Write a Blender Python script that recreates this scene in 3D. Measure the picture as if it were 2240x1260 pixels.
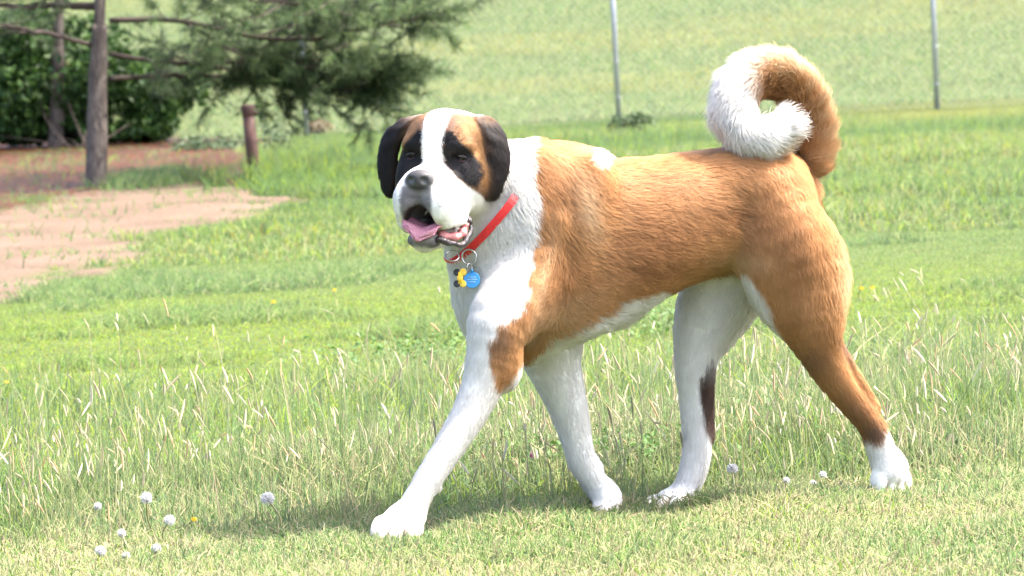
import bpy, math, random
import numpy as np
from mathutils import Vector, Matrix

# ---------------------------------------------------------------- scene, camera, light
for _o in list(bpy.data.objects):
    bpy.data.objects.remove(_o, do_unlink=True)
SC = bpy.context.scene
COL = SC.collection
R = math.radians
rng = np.random.default_rng(7)
random.seed(7)

DO_GRASS = True
DO_FUR = True
DO_TREES = True

F_PX, D0 = 9630.0, 9.0                 # focal length in photo pixels, metres to the dog
PITCH, ROLL = R(3.37), R(2.0)
CAM = np.array((0.0, -9.0, 1.0))
fwd = np.array((0.0, math.cos(PITCH), -math.sin(PITCH)))
r0 = np.array((1.0, 0.0, 0.0)); u0 = np.array((0.0, math.sin(PITCH), math.cos(PITCH)))
rgt = r0 * math.cos(ROLL) - u0 * math.sin(ROLL)
upv = u0 * math.cos(ROLL) + r0 * math.sin(ROLL)

cam_data = bpy.data.cameras.new('camera')
cam = bpy.data.objects.new('camera', cam_data); COL.objects.link(cam)
cam_data.sensor_width = 36.0
cam_data.lens = F_PX * 36.0 / 2240.0
cam_data.clip_start = 0.1; cam_data.clip_end = 1000.0
cam_data.dof.use_dof = True
cam_data.dof.focus_distance = 8.95
cam_data.dof.aperture_fstop = 13.0
cam.matrix_world = Matrix(((rgt[0], upv[0], -fwd[0], CAM[0]), (rgt[1], upv[1], -fwd[1], CAM[1]),
                           (rgt[2], upv[2], -fwd[2], CAM[2]), (0, 0, 0, 1)))
SC.camera = cam

SUN_EL, SUN_AZ = R(60), R(93)          # azimuth clockwise from +Y (away from the camera) towards +X
world = bpy.data.worlds.new('World'); SC.world = world; world.use_nodes = True
wn = world.node_tree; bg = wn.nodes['Background']
sky = wn.nodes.new('ShaderNodeTexSky'); sky.sky_type = 'NISHITA'; sky.sun_disc = False
sky.sun_elevation = SUN_EL; sky.sun_rotation = SUN_AZ
sky.air_density = 0.6; sky.dust_density = 5.0; sky.ozone_density = 0.3
wn.links.new(sky.outputs[0], bg.inputs[0]); bg.inputs[1].default_value = 0.15
sun_dir = Vector((math.sin(SUN_AZ) * math.cos(SUN_EL), math.cos(SUN_AZ) * math.cos(SUN_EL), math.sin(SUN_EL)))
sd = bpy.data.lights.new('sun', 'SUN'); sd.energy = 2.15; sd.angle = R(0.55); sd.color = (1.0, 0.95, 0.87)
sun = bpy.data.objects.new('sun', sd); COL.objects.link(sun)
sun.rotation_euler = (-sun_dir).to_track_quat('-Z', 'Y').to_euler()

SC.view_settings.view_transform = 'Standard'; SC.view_settings.look = 'None'
SC.view_settings.gamma = 1.0; SC.view_settings.use_curve_mapping = False
SC.view_settings.exposure = 2.65
SC.render.engine = 'CYCLES'
SC.cycles.max_bounces = 6; SC.cycles.diffuse_bounces = 3; SC.cycles.glossy_bounces = 2
SC.cycles.transmission_bounces = 3; SC.cycles.transparent_max_bounces = 6
SC.cycles_curves.shape = 'RIBBONS'; SC.cycles_curves.subdivisions = 2

# ---------------------------------------------------------------- helpers
def unproj(px, py, depth):
    """a point in the place from its bearing and its distance along the view"""
    return CAM + depth * (fwd + rgt * ((px - 1120.0) / F_PX) + upv * ((630.0 - py) / F_PX))

def hash01(ix, iy, iz=0, seed=0):
    h = (ix.astype(np.int64) * 374761393 + iy.astype(np.int64) * 668265263 + np.asarray(iz, dtype=np.int64) * 2147483647 + seed * 1274126177)
    h = (h ^ (h >> 13)) * 1274126177
    h = h ^ (h >> 16)
    return ((h & 0xFFFFFF) / float(0xFFFFFF)).astype(np.float32)

def vnoise(P, scale, seed=0):
    """value noise in 0..1 for N x 2 or N x 3 points"""
    P = np.asarray(P, dtype=np.float64) * scale
    if P.shape[1] == 2: P = np.c_[P, np.zeros(len(P))]
    i = np.floor(P).astype(np.int64); f = P - i; f = f * f * (3 - 2 * f)
    out = 0
    for dx in (0, 1):
        for dy in (0, 1):
            for dz in (0, 1):
                w = (f[:, 0] if dx else 1 - f[:, 0]) * (f[:, 1] if dy else 1 - f[:, 1]) * (f[:, 2] if dz else 1 - f[:, 2])
                out = out + w * hash01(i[:, 0] + dx, i[:, 1] + dy, i[:, 2] + dz, seed)
    return out

def fbm(P, scale, seed=0, octs=3):
    o, a, tot = 0, 1.0, 0
    for k in range(octs):
        o = o + a * vnoise(P, scale * 2 ** k, seed + 17 * k); tot += a; a *= 0.5
    return o / tot

def poly_sd(X, Y, poly):
    """signed distance to a polygon, negative inside"""
    X = np.asarray(X, float); Y = np.asarray(Y, float)
    d = np.full(X.shape, 1e18); ins = np.zeros(X.shape, bool)
    n = len(poly)
    for i in range(n):
        ax, ay = poly[i]; bx, by = poly[(i + 1) % n]
        ex, ey = bx - ax, by - ay
        wx, wy = X - ax, Y - ay
        t = np.clip((wx * ex + wy * ey) / (ex * ex + ey * ey + 1e-12), 0, 1)
        d = np.minimum(d, (wx - ex * t) ** 2 + (wy - ey * t) ** 2)
        c = ((ay > Y) != (by > Y))
        with np.errstate(divide='ignore', invalid='ignore'):
            xi = ax + (Y - ay) * ex / (ey if ey != 0 else 1e-12)
        ins ^= c & (X < xi)
    d = np.sqrt(d)
    return np.where(ins, -d, d)

def sstep(a, b, x):
    t = np.clip((x - a) / (b - a), 0, 1)
    return t * t * (3 - 2 * t)

def unit(v):
    return v / np.maximum(np.linalg.norm(v, axis=-1, keepdims=True), 1e-9)

def tag(o, label=None, cat=None, group=None, kind=None):
    if label: o['label'] = label
    if cat: o['category'] = cat
    if group: o['group'] = group
    if kind: o['kind'] = kind
    return o

def empty(name, loc):
    o = bpy.data.objects.new(name, None); COL.objects.link(o); o.location = loc
    o.empty_display_size = 0.1
    return o

def mesh_obj(name, V, F, mat, parent=None, smooth=True, base=None, attrs=None):
    """V in world coordinates; stored relative to base (the parent's place)"""
    V = np.asarray(V, dtype=np.float64)
    if base is None and parent is not None: base = np.array(parent.location)
    if base is None: base = np.zeros(3)
    me = bpy.data.meshes.new(name)
    me.from_pydata((V - base).tolist(), [], F if isinstance(F, list) else F.tolist())
    me.materials.append(mat)
    if smooth: me.polygons.foreach_set('use_smooth', np.ones(len(me.polygons), bool))
    for nm, (typ, dat) in (attrs or {}).items():
        a = me.attributes.new(nm, typ, 'POINT')
        a.data.foreach_set({'FLOAT': 'value', 'FLOAT_COLOR': 'color', 'FLOAT_VECTOR': 'vector'}[typ], np.ascontiguousarray(dat, dtype=np.float32).ravel())
    me.update()
    o = bpy.data.objects.new(name, me); COL.objects.link(o)
    if parent is not None: o.parent = parent
    else: o.location = base
    return o

def curves_obj(name, P, rad, colr, mat, parent=None, base=None, nrm=None):
    """P: N x K x 3 strands, rad: N x K, colr: N x 3 linear colour of each strand"""
    N, K = P.shape[:2]
    if base is None and parent is not None: base = np.array(parent.location)
    if base is None: base = np.zeros(3)
    c = bpy.data.hair_curves.new(name)
    c.add_curves([K] * N)
    c.attributes['position'].data.foreach_set('vector', np.ascontiguousarray(P - base, dtype=np.float32).ravel())
    ra = c.attributes.get('radius') or c.attributes.new('radius', 'FLOAT', 'POINT')
    ra.data.foreach_set('value', np.ascontiguousarray(rad, dtype=np.float32).ravel())
    a = c.attributes.new('tint', 'FLOAT_COLOR', 'CURVE')
    a.data.foreach_set('color', np.ascontiguousarray(np.c_[colr, np.ones(N)], dtype=np.float32).ravel())
    if nrm is not None:
        a = c.attributes.new('skin_normal', 'FLOAT_VECTOR', 'CURVE')
        a.data.foreach_set('vector', np.ascontiguousarray(nrm, dtype=np.float32).ravel())
    c.materials.append(mat)
    o = bpy.data.objects.new(name, c); COL.objects.link(o)
    if parent is not None: o.parent = parent
    else: o.location = base
    return o

class NT:
    """small node-tree builder"""
    def __init__(s, name):
        s.m = bpy.data.materials.new(name); s.m.use_nodes = True
        s.t = s.m.node_tree; s.p = s.t.nodes['Principled BSDF']; s.out = s.t.nodes['Material Output']
    def n(s, typ, **kw):
        nd = s.t.nodes.new('ShaderNode' + typ)
        for k, v in kw.items(): setattr(nd, k, v)
        return nd
    def l(s, a, b): s.t.links.new(a, b)
    def mix(s, fac, a, b, mode='MIX'):
        nd = s.n('Mix', data_type='RGBA', blend_type=mode)
        for i, v in ((0, fac), (6, a), (7, b)):
            if hasattr(v, 'is_linked'): s.l(v, nd.inputs[i])
            else: nd.inputs[i].default_value = v if i == 0 else (*v, 1)[:4]
        return nd.outputs[2]
    def noise(s, scale, detail=4, rough=0.6, vec=None):
        nd = s.n('TexNoise'); nd.inputs['Scale'].default_value = scale
        nd.inputs['Detail'].default_value = detail; nd.inputs['Roughness'].default_value = rough
        if vec is not None: s.l(vec, nd.inputs['Vector'])
        return nd.outputs[0]
    def ramp(s, x, stops):
        nd = s.n('ValToRGB'); s.l(x, nd.inputs[0])
        el = nd.color_ramp.elements
        while len(el) < len(stops): el.new(0.5)
        for e, (p, c) in zip(el, stops):
            e.position = p; e.color = (*c, 1) if len(c) == 3 else c
        return nd.outputs[0]
    def bump(s, h, strength=0.3, dist=0.01):
        b = s.n('Bump'); b.inputs['Strength'].default_value = strength; b.inputs['Distance'].default_value = dist
        s.l(h, b.inputs['Height']); s.l(b.outputs[0], s.p.inputs['Normal'])

def blade_mat(name, up=0.75, transl=0.35, rough=0.6, root=0.75, tip=1.15):
    """strands that take their own tint; shading leans towards the sky as a sward does"""
    k = NT(name)
    at = k.n('Attribute'); at.attribute_name = 'tint'
    hi = k.n('HairInfo')
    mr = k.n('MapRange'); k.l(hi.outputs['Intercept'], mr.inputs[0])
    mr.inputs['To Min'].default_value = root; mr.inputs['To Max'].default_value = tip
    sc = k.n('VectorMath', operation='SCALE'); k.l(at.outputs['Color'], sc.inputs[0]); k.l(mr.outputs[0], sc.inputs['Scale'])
    ge = k.n('NewGeometry')
    s1 = k.n('VectorMath', operation='SCALE'); k.l(ge.outputs['Normal'], s1.inputs[0]); s1.inputs['Scale'].default_value = 1 - up
    ad = k.n('VectorMath', operation='ADD'); k.l(s1.outputs[0], ad.inputs[0]); ad.inputs[1].default_value = (0, 0, up)
    no = k.n('VectorMath', operation='NORMALIZE'); k.l(ad.outputs[0], no.inputs[0])
    k.l(sc.outputs[0], k.p.inputs['Base Color']); k.l(no.outputs[0], k.p.inputs['Normal'])
    k.p.inputs['Roughness'].default_value = rough; k.p.inputs['Specular IOR Level'].default_value = 0.25
    tr = k.n('BsdfTranslucent'); k.l(sc.outputs[0], tr.inputs[0])
    mx = k.n('MixShader'); mx.inputs[0].default_value = transl
    k.l(k.p.outputs[0], mx.inputs[1]); k.l(tr.outputs[0], mx.inputs[2]); k.l(mx.outputs[0], k.out.inputs[0])
    return k.m

def plain(name, c, rough=0.5, metal=0.0, noise=None, bump=0.0, spec=0.5):
    k = NT(name)
    k.p.inputs['Roughness'].default_value = rough; k.p.inputs['Metallic'].default_value = metal
    k.p.inputs['Specular IOR Level'].default_value = spec
    if noise:
        tc = k.n('TexCoord'); nz = k.noise(noise[0], 5, 0.65, tc.outputs['Object'])
        k.l(k.ramp(nz, [(0.3, c), (0.7, noise[1])]), k.p.inputs['Base Color'])
        if bump: k.bump(nz, bump, 0.01)
    else: k.p.inputs['Base Color'].default_value = (*c, 1)
    return k.m

def tube(pts, rads, seg=10, caps=True, jit=0.0):
    """tapered tube along a polyline: vertices, faces"""
    pts = np.asarray(pts, float); n = len(pts)
    rads = np.broadcast_to(np.asarray(rads, float), (n,))
    tan = unit(np.gradient(pts, axis=0))
    ref = np.array((0, 0, 1.0)) if abs(tan[0][2]) < 0.8 else np.array((0, 1.0, 0))
    V, F = [], []
    for i in range(n):
        a = unit(np.cross(tan[i], ref)); b = np.cross(tan[i], a)
        for j in range(seg):
            an = 2 * math.pi * j / seg
            rr = rads[i] * (1 + jit * (random.random() - 0.5))
            V.append(pts[i] + rr * (math.cos(an) * a + math.sin(an) * b))
    for i in range(n - 1):
        for j in range(seg):
            F.append([i * seg + j, i * seg + (j + 1) % seg, (i + 1) * seg + (j + 1) % seg, (i + 1) * seg + j])
    if caps:
        F.append(list(range(seg))[::-1]); F.append(list(range((n - 1) * seg, n * seg)))
    return np.array(V), F

def spline(pts, n):
    """smooth curve through points (Catmull-Rom), n samples, any dimension"""
    P = np.asarray(pts, float); m = len(P)
    Q = np.vstack([2 * P[0] - P[1], P, 2 * P[-1] - P[-2]])
    t = np.linspace(0, m - 1 - 1e-9, n); i = t.astype(int); f = (t - i)[:, None]
    p0, p1, p2, p3 = Q[i], Q[i + 1], Q[i + 2], Q[i + 3]
    return 0.5 * (2 * p1 + (p2 - p0) * f + (2 * p0 - 5 * p1 + 4 * p2 - p3) * f ** 2 + (3 * p1 - p0 - 3 * p2 + p3) * f ** 3)

def terrain(x, y):
    """height of the ground"""
    x = np.asarray(x, float); y = np.asarray(y, float)
    z = 0.012 * x
    P = np.c_[np.ravel(x), np.ravel(y)]
    und = (fbm(P, 0.45, 3, 2) - 0.5).reshape(x.shape) * 0.05 * sstep(1.5, 6.0, y)
    bank = np.maximum(y - 35.0, 0.0)
    hill = 0.135 * np.minimum(bank * bank / (bank + 6.0), 200.0)
    return z + und + hill

def ground_at(px, py):
    """where the line of sight meets the flat ground"""
    d = fwd + rgt * ((px - 1120.0) / F_PX) + upv * ((630.0 - py) / F_PX)
    t = CAM[2] / (0.012 * d[0] - d[2])
    p = CAM + t * d
    p[2] = terrain(np.array([p[0]]), np.array([p[1]]))[0]
    return p
# ---------------------------------------------------------------- the ground
def axis(a, b, step, far, grow=1.18):
    """coordinates dense between a and b, ever wider steps out to +-far"""
    mid = list(np.arange(a, b + step, step))
    lo_, hi_, s1 = [], [], step
    x = mid[0]
    while x > -far:
        s1 *= grow; x -= s1; lo_.append(x)
    s1, x = step, mid[-1]
    while x < far:
        s1 *= grow; x += s1; hi_.append(x)
    return np.array(lo_[::-1] + mid + hi_)
gx, gy = axis(-6.5, 5.5, .075, 220), axis(-2.0, 37.0, .10, 320)
gy = gy[gy > -60]
X, Y = np.meshgrid(gx, gy, indexing='ij')
GV = np.c_[X.ravel(), Y.ravel(), terrain(X.ravel(), Y.ravel())]
nx_, ny_ = len(gx), len(gy)
ii, jj = np.meshgrid(np.arange(nx_ - 1), np.arange(ny_ - 1), indexing='ij')
b0 = (ii * ny_ + jj).ravel()
GFc = np.stack([b0, b0 + ny_, b0 + ny_ + 1, b0 + 1], 1)

def on_ground(poly): return [tuple(ground_at(x, y)[:2]) for x, y in poly]
SAND = on_ground([(-420, 700), (0, 656), (70, 634), (130, 604), (215, 587), (300, 564), (335, 524), (430, 509), (520, 492), (580, 474), (600, 455), (630, 440), (610, 424), (600, 404),
                  (560, 406), (400, 396), (150, 426), (0, 462), (-420, 520)])
LITTER = on_ground([(-420, 520), (0, 476), (150, 434), (400, 402), (560, 408), (606, 402), (585, 360), (556, 316), (380, 308), (200, 310), (0, 318), (-420, 330)])
SQ = .14                                    # patches lie drawn out along the view, as the path runs
def masks(x, y):
    P = np.c_[x, y * .3]
    e = (fbm(P, 2.2, 31, 4) - .5)
    sa_, li_ = [(a, b * SQ) for a, b in SAND], [(a, b * SQ) for a, b in LITTER]
    sand = 1 - sstep(-.10, .10, poly_sd(x, y * SQ, sa_) + e * .62 + (fbm(P, 9, 33, 2) - .5) * .22)
    lit = 1 - sstep(-.18, .18, poly_sd(x, y * SQ, li_) + e * .85)
    return sand, lit
sm, lm = masks(GV[:, 0], GV[:, 1])

k = NT('ground')
tc = k.n('TexCoord')
def att(n):
    a = k.n('Attribute'); a.attribute_name = n; return a.outputs['Fac']
soil = k.ramp(k.noise(3.0, 6, .65, tc.outputs['Object']), [(.3, (.050, .062, .022)), (.55, (.060, .085, .026)), (.75, (.085, .100, .040))])
sandc = k.ramp(k.noise(1.4, 8, .7, tc.outputs['Object']), [(.25, (.075, .051, .037)), (.5, (.122, .088, .064)), (.75, (.165, .122, .092))])
speck = k.ramp(k.noise(38, 3, .7, tc.outputs['Object']), [(.36, (.55, .5, .45)), (.5, (1, 1, 1))])
sandc = k.mix(0.65, sandc, speck, 'MULTIPLY')
litc = k.ramp(k.noise(7, 7, .75, tc.outputs['Object']), [(.3, (.014, .0062, .0030)), (.5, (.036, .0145, .0066)), (.7, (.064, .029, .014))])
c = k.mix(att('litter'), soil, litc); c = k.mix(att('sand'), c, sandc)
k.l(c, k.p.inputs['Base Color']); k.p.inputs['Roughness'].default_value = .95; k.p.inputs['Specular IOR Level'].default_value = .1
k.bump(k.noise(16, 6, .7, tc.outputs['Object']), .6, .03)
ground = mesh_obj('ground', GV, GFc, k.m, attrs={'sand': ('FLOAT', sm), 'litter': ('FLOAT', lm)})
tag(ground, kind='structure')
# the worn sandy path: its own thin sheet that comes up through the soil where the grass is gone
fs = GFc[(sm[GFc] > .03).any(1)]
us, inv = np.unique(fs, return_inverse=True)
SVt = GV[us].copy(); SVt[:, 2] += (sm[us] - .42) * .022
sand_path = mesh_obj('sand_path', SVt, inv.reshape(fs.shape), k.m, attrs={'sand': ('FLOAT', sm[us]), 'litter': ('FLOAT', lm[us])})
tag(sand_path, kind='structure')

# ---------------------------------------------------------------- grass
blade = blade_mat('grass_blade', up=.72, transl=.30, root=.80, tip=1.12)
def wedge(n, d0, d1, margin=1.22, extra=.35, power=1.0):
    """points on the ground between two distances, spread a little wider than the view"""
    w = lambda d: (2240 / F_PX * d * margin + 2 * extra)
    dd = d0 + (d1 - d0) * rng.random(n * 2) ** power
    keepw = rng.random(n * 2) < w(dd) / w(d1)
    dd = dd[keepw][:n]
    x = (rng.random(len(dd)) - .5) * w(dd)
    return x, dd - 9.0
def strands(x, y, h, lean, rad, K=4, curve=.5, head=None, dirx=None):
    """upright bent blades from the ground"""
    n = len(x)
    an = rng.random(n) * 2 * math.pi
    d = np.stack([np.cos(an), np.sin(an), np.zeros(n)], 1)
    if dirx is not None: d = unit(d + dirx)
    base = np.c_[x, y, terrain(x, y) - .006]
    P = np.zeros((n, K, 3))
    for j in range(K):
        u = j / (K - 1)
        off = lean * (u * (1 - curve) + curve * u * u)
        P[:, j] = base + d * (off * h)[:, None]
        P[:, j, 2] += h * (u - .35 * np.minimum(lean, 1) * u * u)
    prof = np.array([1, .95, .7, .12]) if K == 4 else np.array([1, .6, .08])
    return P, rad[:, None] * prof
def tint(n, cols, w, var=.25):
    c = np.array(cols)[rng.choice(len(cols), n, p=np.array(w) / sum(w))]
    return c * (1 + var * (rng.random((n, 1)) - .5) * 2) * (1 + .12 * (rng.random((n, 3)) - .5))
GREEN = (.088, .155, .030); BRIGHT = (.160, .230, .014); DEEPG = (.055, .108, .026); STRAW = (.300, .265, .145); PALE = (.190, .222, .088); YEL = (.205, .200, .036); BLUEG = (.088, .150, .056)

PAWS = [ground_at(868, 1182), ground_at(1332, 1132), ground_at(1460, 1124), ground_at(1950, 1078)]
def mow_line(x): return .02 + .13 * x + .10 * np.sin(x * 1.7)      # where the mown strip ends, in y
def lawn(name, d0, d1, n, hfun, cfun, rad, lean=(.2, .9), K=4, dens=None, label=None):
    x, y = wedge(n, d0, d1)
    sa, li = masks(x, y)
    keepm = rng.random(len(x)) > np.clip(1.15 * sa + 1.0 * li, 0, .985)
    if dens is not None: keepm &= rng.random(len(x)) < dens(x, y)
    x, y = x[keepm], y[keepm]
    h = hfun(x, y) * (.55 + .75 * rng.random(len(x)))
    for pw in PAWS: h = h * (1 - .78 * np.exp(-(((x - pw[0]) / .085) ** 2 + ((y - pw[1]) / .14) ** 2)))
    L = lean[0] + (lean[1] - lean[0]) * rng.random(len(x)) ** 1.5
    P, rd = strands(x, y, h, L, rad * (.6 + .8 * rng.random(len(x))), K)
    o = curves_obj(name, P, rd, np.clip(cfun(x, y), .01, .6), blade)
    tag(o, label, 'grass', kind='stuff')
    return o

if DO_GRASS:
    # mown strip in front
    def c1(x, y):
        n = len(x); t = fbm(np.c_[x, y], 2.2, 41, 3)
        a = tint(n, [STRAW, PALE, GREEN, BRIGHT], [.40, .36, .18, .06]); b = tint(n, [GREEN, PALE, STRAW, BLUEG], [.30, .42, .16, .12])
        return lerp2(a, b, sstep(.42, .62, t))
    def lerp2(a, b, w): return a * (1 - w[:, None]) + b * w[:, None]
    lawn('mown_grass', 7.3, 9.9, 150000, lambda x, y: .030 + .028 * fbm(np.c_[x, y], 6, 43, 2), c1, .0016, (.15, 1.3), dens=lambda x, y: 1 - sstep(-.02, .10, y - mow_line(x)),
         label='short mown grass with straw coloured blades in the strip under the dog')
    # tall band behind it
    def tall_d(x, y):
        far = 1.10 + .48 * np.clip(x, -1.5, 2) + .5 * (fbm(np.c_[x, y], .9, 47, 2) - .5)
        return sstep(-.06, .08, y - mow_line(x)) * (1 - .93 * sstep(far - .25, far + .5, y))
    def c2(x, y):
        n = len(x); t = fbm(np.c_[x, y], 1.8, 45, 3)
        a = tint(n, [PALE, BLUEG, GREEN, STRAW], [.44, .20, .20, .16]); b = tint(n, [GREEN, PALE, BLUEG, BRIGHT], [.38, .24, .24, .14])
        return lerp2(a, b, sstep(.4, .62, t))
    lawn('meadow_grass', 8.6, 12.8, 120000, lambda x, y: (.055 + (.085 + .025 * np.clip(x, -1, 1)) * sstep(-.05, .75, y - mow_line(x))) * (.65 + .7 * fbm(np.c_[x, y], 2.5, 49, 2)), c2, .0013, (.08, .9), dens=tall_d,
         label='tall unmown meadow grass in a band behind the dog')
    # flowering stalks of the tall band
    x, y = wedge(8000, 8.9, 12.9)
    kp = rng.random(len(x)) < tall_d(x, y) * (.25 + .75 * sstep(.4, .6, fbm(np.c_[x, y], 1.6, 51, 2)))
    x, y = x[kp], y[kp]; n = len(x)
    h = (.09 + .21 * rng.random(n) ** 1.5) * (.7 + .6 * fbm(np.c_[x, y], 1.2, 53, 2)) * (.6 + .4 * sstep(0, .6, y - mow_line(x)))
    P, rd = strands(x, y, h, .04 + .40 * rng.random(n) ** 2, np.full(n, .0011), dirx=np.array((-.5, 0, 0)))
    rd[:, 3] = rd[:, 2]
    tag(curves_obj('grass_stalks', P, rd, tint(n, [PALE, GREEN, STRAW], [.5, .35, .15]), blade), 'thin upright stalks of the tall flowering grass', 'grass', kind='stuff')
    d = unit(P[:, 3] - P[:, 2]); d = unit(d + .25 * rng.normal(size=d.shape))
    hl = (.012 + .042 * rng.random(n) ** 1.5)
    HP_ = np.stack([P[:, 3] + d * (hl * u)[:, None] + np.array((-.25, 0, -.3)) * (hl * u * u * .25)[:, None] for u in (-.1, .25, .7, 1.0)], 1)
    hrad = (.0013 + .0015 * rng.random(n) ** 1.5)[:, None] * np.array((.5, 1.0, .95, .3))
    seedm = blade_mat('seed_head', up=.55, transl=.25, root=.95, tip=1.05)
    tag(curves_obj('grass_seed_heads', HP_, hrad, tint(n, [(.29, .27, .16), (.24, .23, .13), (.28, .20, .10), (.37, .35, .25)], [.4, .28, .15, .17], .25), seedm),
        'pale seed heads topping the tall grass behind the dog', 'grass', kind='stuff')
    # bright short turf
    def c3(x, y):
        n = len(x); P = np.c_[x, y]; t = fbm(P, .9, 55, 3); u = fbm(P * np.array((.6, 1.0)), .55, 57, 2)
        a = tint(n, [BRIGHT, GREEN, YEL], [.66, .22, .12]); b = tint(n, [GREEN, PALE, BLUEG, DEEPG], [.42, .26, .16, .16])
        w = np.clip(sstep(.50, .62, t) * (.25 + .6 * sstep(2.5, 6, y)) + sstep(6, 10, y + 3 * (u - .5)) * .8, 0, 1)
        return lerp2(a, b, w)
    def h3(x, y): 
        t = fbm(np.c_[x, y], .9, 55, 3)
        return .016 + .050 * sstep(.50, .66, t) * sstep(2.5, 5, y)
    lawn('short_turf', 10.2, 20.5, 190000, h3, c3, .0024, (.2, 1.2), K=3, label='short bright green turf between the tall grass and the sand')
    # lawn up to the fence
    def c4(x, y):
        n = len(x); P = np.c_[x, y]; t = fbm(P * np.array((.5, 1)), .55, 61, 3)
        a = tint(n, [GREEN, BLUEG, BRIGHT, DEEPG], [.42, .22, .14, .22]); b = tint(n, [PALE, GREEN, YEL, BRIGHT], [.30, .44, .12, .14])
        c = lerp2(a, b, sstep(.42, .6, t))
        wy = sstep(25, 32, y) * sstep(2.0, 4.0, x) * .7
        return lerp2(c, tint(n, [YEL, PALE], [.7, .3]), wy)
    def h4(x, y):
        t = fbm(np.c_[x, y], .8, 63, 3)
        return (.045 + .07 * sstep(.45, .7, t)) * (1 - .55 * sstep(28, 32, y)) + .10 * sstep(22, 27, y) * (1 - 1.0 * sstep(27, 31, y)) * (.4 + .8 * fbm(np.c_[x, y], 1.1, 65, 2)) + .12 * sstep(.9, .2, np.hypot((x + 1.9) / 1.2, (y - 21.5) / 3.5))
    lawn('rough_grass', 20.0, 45.3, 190000, h4, c4, .0042, (.15, .9), K=3, label='longer rough grass between the sand and the wire fence')
    # sparse tufts on sand and litter
    x, y = wedge(60000, 14.0, 44.0); sa, li = masks(x, y)
    P2 = np.c_[x, y]; kp = ((sa > .35) | (li > .4)) & (fbm(P2, 2.6, 67, 2) > .64); x, y = x[kp], y[kp]; n = len(x)
    P, rd = strands(x, y, .03 + .05 * rng.random(n), .3 + .6 * rng.random(n), np.full(n, .0040), K=3)
    tag(curves_obj('sparse_tufts', P, rd, tint(n, [GREEN, BLUEG, PALE], [.5, .3, .2]), blade), 'sparse grass tufts growing through the sand and pine needles', 'grass', kind='stuff')
    # the clump of longer grass on the pine litter
    cg = ground_at(330, 402); n = 2600
    x = cg[0] + .13 * rng.normal(size=n); y = cg[1] + .8 * rng.normal(size=n)
    P, rd = strands(x, y, .05 + .11 * rng.random(n) ** 1.5, .2 + .6 * rng.random(n), np.full(n, .0040), K=3)
    tag(curves_obj('grass_clump', P, rd, tint(n, [GREEN, BLUEG, PALE], [.5, .3, .2]), blade), 'clump of green grass on the pine litter beside the front tree trunk', 'grass', kind='stuff')
    # the bank beyond the fence
    def c5(x, y):
        n = len(x); P = np.c_[x, y]; t = fbm(P * np.array((.25, 1)), .5, 71, 3)
        a = tint(n, [PALE, GREEN, YEL], [.56, .22, .22], .15); b = tint(n, [GREEN, BLUEG, PALE], [.36, .16, .48], .15)
        return lerp2(a, b, sstep(.42, .6, t))
    lawn('bank_grass', 45.0, 78.0, 250000, lambda x, y: .07 + .03 * fbm(np.c_[x, y], .8, 73, 2), c5, .0065, (.3, 1.2), K=3, label='pale mown grass covering the bank beyond the fence')
    # fallen pine needles
    x, y = wedge(90000, 24.0, 46.0); sa, li = masks(x, y); kp = rng.random(len(x)) < np.clip(li, 0, 1); x, y = x[kp], y[kp]; n = len(x)
    an = rng.random(n) * 6.283; L = .05 + .06 * rng.random(n)
    A0 = np.c_[x, y, terrain(x, y) + .004 + .02 * rng.random(n)]; dv = np.c_[np.cos(an), np.sin(an), .25 * rng.normal(size=n)] * L[:, None]
    P = np.stack([A0 - dv * .5, A0, A0 + dv * .5], 1)
    tag(curves_obj('pine_needle_litter', P, np.full((n, 3), .0022), tint(n, [(.105, .033, .010), (.044, .019, .009), (.095, .048, .024)], [.5, .3, .2], .3), blade_mat('needle_litter', up=.9, transl=.1, root=1, tip=1)),
        'rust brown fallen pine needles under the trees', 'litter', kind='stuff')

# ---------------------------------------------------------------- broad-leaved weeds
def leaf_mesh(centers, normals_, axis_, size, wid=.55):
    """one kite-shaped folded leaf of four corners and a midrib for each centre"""
    n = len(centers)
    t = unit(axis_ - normals_ * (axis_ * normals_).sum(1, keepdims=True)); s = np.cross(normals_, t)
    L = size[:, None]
    V = np.stack([centers - t * L * .5, centers + s * L * wid * .5 - t * L * .05 + normals_ * L * .08, centers + t * L * .5 - normals_ * L * .1, centers - s * L * wid * .5 - t * L * .05 + normals_ * L * .08], 1).reshape(-1, 3)
    b = np.arange(n)[:, None] * 4
    return V, np.vstack([b + np.array((0, 1, 2)), b + np.array((0, 2, 3))])
def leaf_material(name, c0, c1, transl=.3):
    k = NT(name)
    a = k.n('Attribute'); a.attribute_name = 'shade'
    col = k.ramp(a.outputs['Fac'], [(0, c0), (1, c1)])
    k.l(col, k.p.inputs['Base Color']); k.p.inputs['Roughness'].default_value = .5; k.p.inputs['Specular IOR Level'].default_value = .35
    tr = k.n('BsdfTranslucent'); k.l(col, tr.inputs[0]); mx = k.n('MixShader'); mx.inputs[0].default_value = transl
    k.l(k.p.outputs[0], mx.inputs[1]); k.l(tr.outputs[0], mx.inputs[2]); k.l(mx.outputs[0], k.out.inputs[0])
    return k.m
weed_m = leaf_material('weed_leaf', (.045, .105, .020), (.085, .165, .032))
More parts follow.
